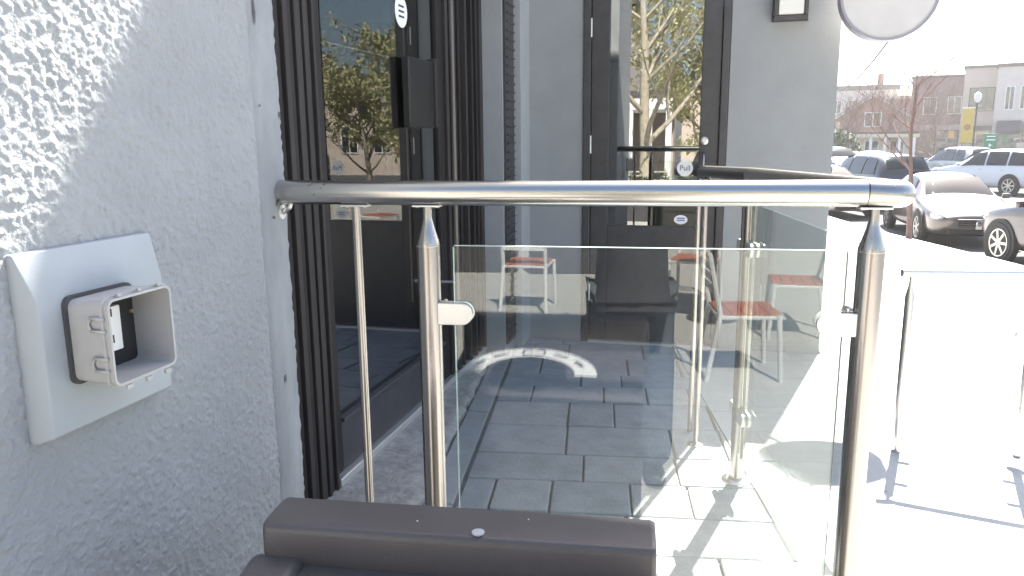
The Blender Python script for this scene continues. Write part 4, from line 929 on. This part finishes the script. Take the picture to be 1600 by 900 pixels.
gs = thing('street_sign', (0, 0, 0), 'green street sign with white lines on a thin post', 'sign')
lpart(MB().tube([(0, 0, 0), (0, 0, 2.3)], .03, 8), 'post', 'pole_dark', gs); pa_ = lpart(B(-.33, .33, -.05, -.03, 1.35, 2.3), 'panel', 'sign_green', gs, bevel=.01)
for z in (2.1, 1.9): lpart(B(-.22, .22, -.056, -.0505, z, z + .07), 'lettering', 'white_paint', pa_)
lpart(MB().add([(-.08, -.056, 1.5), (.1, -.056, 1.62), (-.08, -.056, 1.74)], [(0, 1, 2)]), 'arrow', 'white_paint', pa_, fix=False)
place(gs, 1549, 46)
# overhead wire
a_, b_ = at(1298, 140, 40), at(1408, 36, 16)
tag(MB().tube([a_ + (b_ - a_) * t + np.array([0, 0, -.5 * 4 * t * (1 - t)]) for t in np.linspace(-.5, 1.3, 24)], .022, 5, cap=False).build('overhead_wire', 'pole_dark'), 'thin dark overhead wire crossing the white sky', 'wire')

# ------------------------------------------------------------------ behind the viewer, mirrored in the door
b = newb('porch_house', 'pale house with a white columned porch mirrored in the glass door'); b.location = (-3.9, -20, STREET)
lpart(B(-6, .45, -8, 0, 0, 7.4), 'wall', 'render_pale', b); lpart(B(-6.2, .65, -8.2, .2, 7.4, 7.7), 'roof', 'roof_grey', b)
lpart(B(.46, 2.3, -3, -1.4, 0, 3.2), 'rear_wall', 'render_beige', b)
lpart(B(-.6, 2.5, -1.4, 1.6, 3.62, 3.86), 'porch_roof', 'roof_grey', b); lpart(B(-.5, 2.4, 1.42, 1.58, 3.22, 3.61), 'porch_beam', 'white_paint', b)
for k in range(5): lpart(B(-.45 + k * .66, -.25 + k * .66, 1.38, 1.56, 0, 3.22), 'column', 'white_paint', b)
for k in range(4): window(b, -5.6 + k * 1.5, -4.7 + k * 1.5, 4.6, 6.2, y=.05)
for k in range(7): lpart(B(-.45, 2.3, 1.60, 1.63, .25 + k * .14, .29 + k * .14), 'rail_board', 'wood_cream', b)
b = newb('beige_row', 'low beige row across the street behind the viewer'); b.location = (12, -38, STREET)
lpart(B(-14, 14, -8, 0, 0, 4.6), 'wall', 'render_beige', b); lpart(B(-14.2, 14.2, -8, .2, 4.6, 5.0), 'parapet', 'wood_cream', b)
for k in range(11): window(b, -12.5 + k * 2.3, -11.3 + k * 2.3, 1.4, 3.2, y=.05)
for i, (x, yq, h, sd_, lb_) in enumerate(((6.2, -15, 5.6, 31, 'low yellow green tree mirrored in the storefront, nearer the viewer'), (8.6, -20, 6.4, 32, 'taller yellow green tree mirrored in the storefront, farther back'), (12.0, -22, 6.0, 33, 'rightmost yellow green tree across the street behind the viewer'))):
    tree('leafing_tree', (x, yq, STREET), lb_, dict(seed=sd_, h=h, r0=.15, spread=.6, levels=3, kids=4, first=.25, leaves=7, leafsize=.09), 'bark_pale', 'leaf_spring', 'leafing trees behind the viewer')
for i, (x, yq) in enumerate(((-1.35, -6.3), (-.2, -6.2))):
    t = thing('planter', (x, yq, LOW), ('long dark planter with green plants on the left, mirrored low in the door', 'long dark planter with green plants on the right, mirrored low in the door')[i], 'planter', 'planters at the terrace edge')
    B(x - .5, x + .5, yq - .16, yq + .16, LOW, LOW + .55).build('trough', 'dark_frame', t, bevel=.01); f = MB()
    for k in range(500):
        c = Vector((x + rnd.uniform(-.48, .48), yq + rnd.gauss(0, .1), LOW + .55 + abs(rnd.gauss(0, .16)))); q = Vector((rnd.uniform(-1, 1), rnd.uniform(-1, 1), rnd.uniform(0, 1.5))).normalized(); e = q.orthogonal().normalized(); f.add([c + q * .06, c + e * .02, c - q * .06, c - e * .02], [(0, 1, 2, 3)])
    f.build('foliage', 'leaf_dark', t, fix=False)

# ------------------------------------------------------------------ added volume that imitates a veil of lens flare over the distance
hm = bpy.data.materials.new('flare_haze'); hm.use_nodes = True; hn = hm.node_tree.nodes; hn.clear()
ho = hn.new('ShaderNodeOutputMaterial'); hv = hn.new('ShaderNodeVolumePrincipled'); hv.inputs['Color'].default_value = (1.0, 0.97, 0.95, 1)
hv.inputs['Density'].default_value = 0.0011; hv.inputs['Anisotropy'].default_value = 0.35
hm.node_tree.links.new(hv.outputs[0], ho.inputs['Volume']); MATS['flare_haze'] = hm
B(-610, 610, -610, 610, STREET - 1.0, 11.0).build('flare_haze', 'flare_haze')['kind'] = 'stuff'
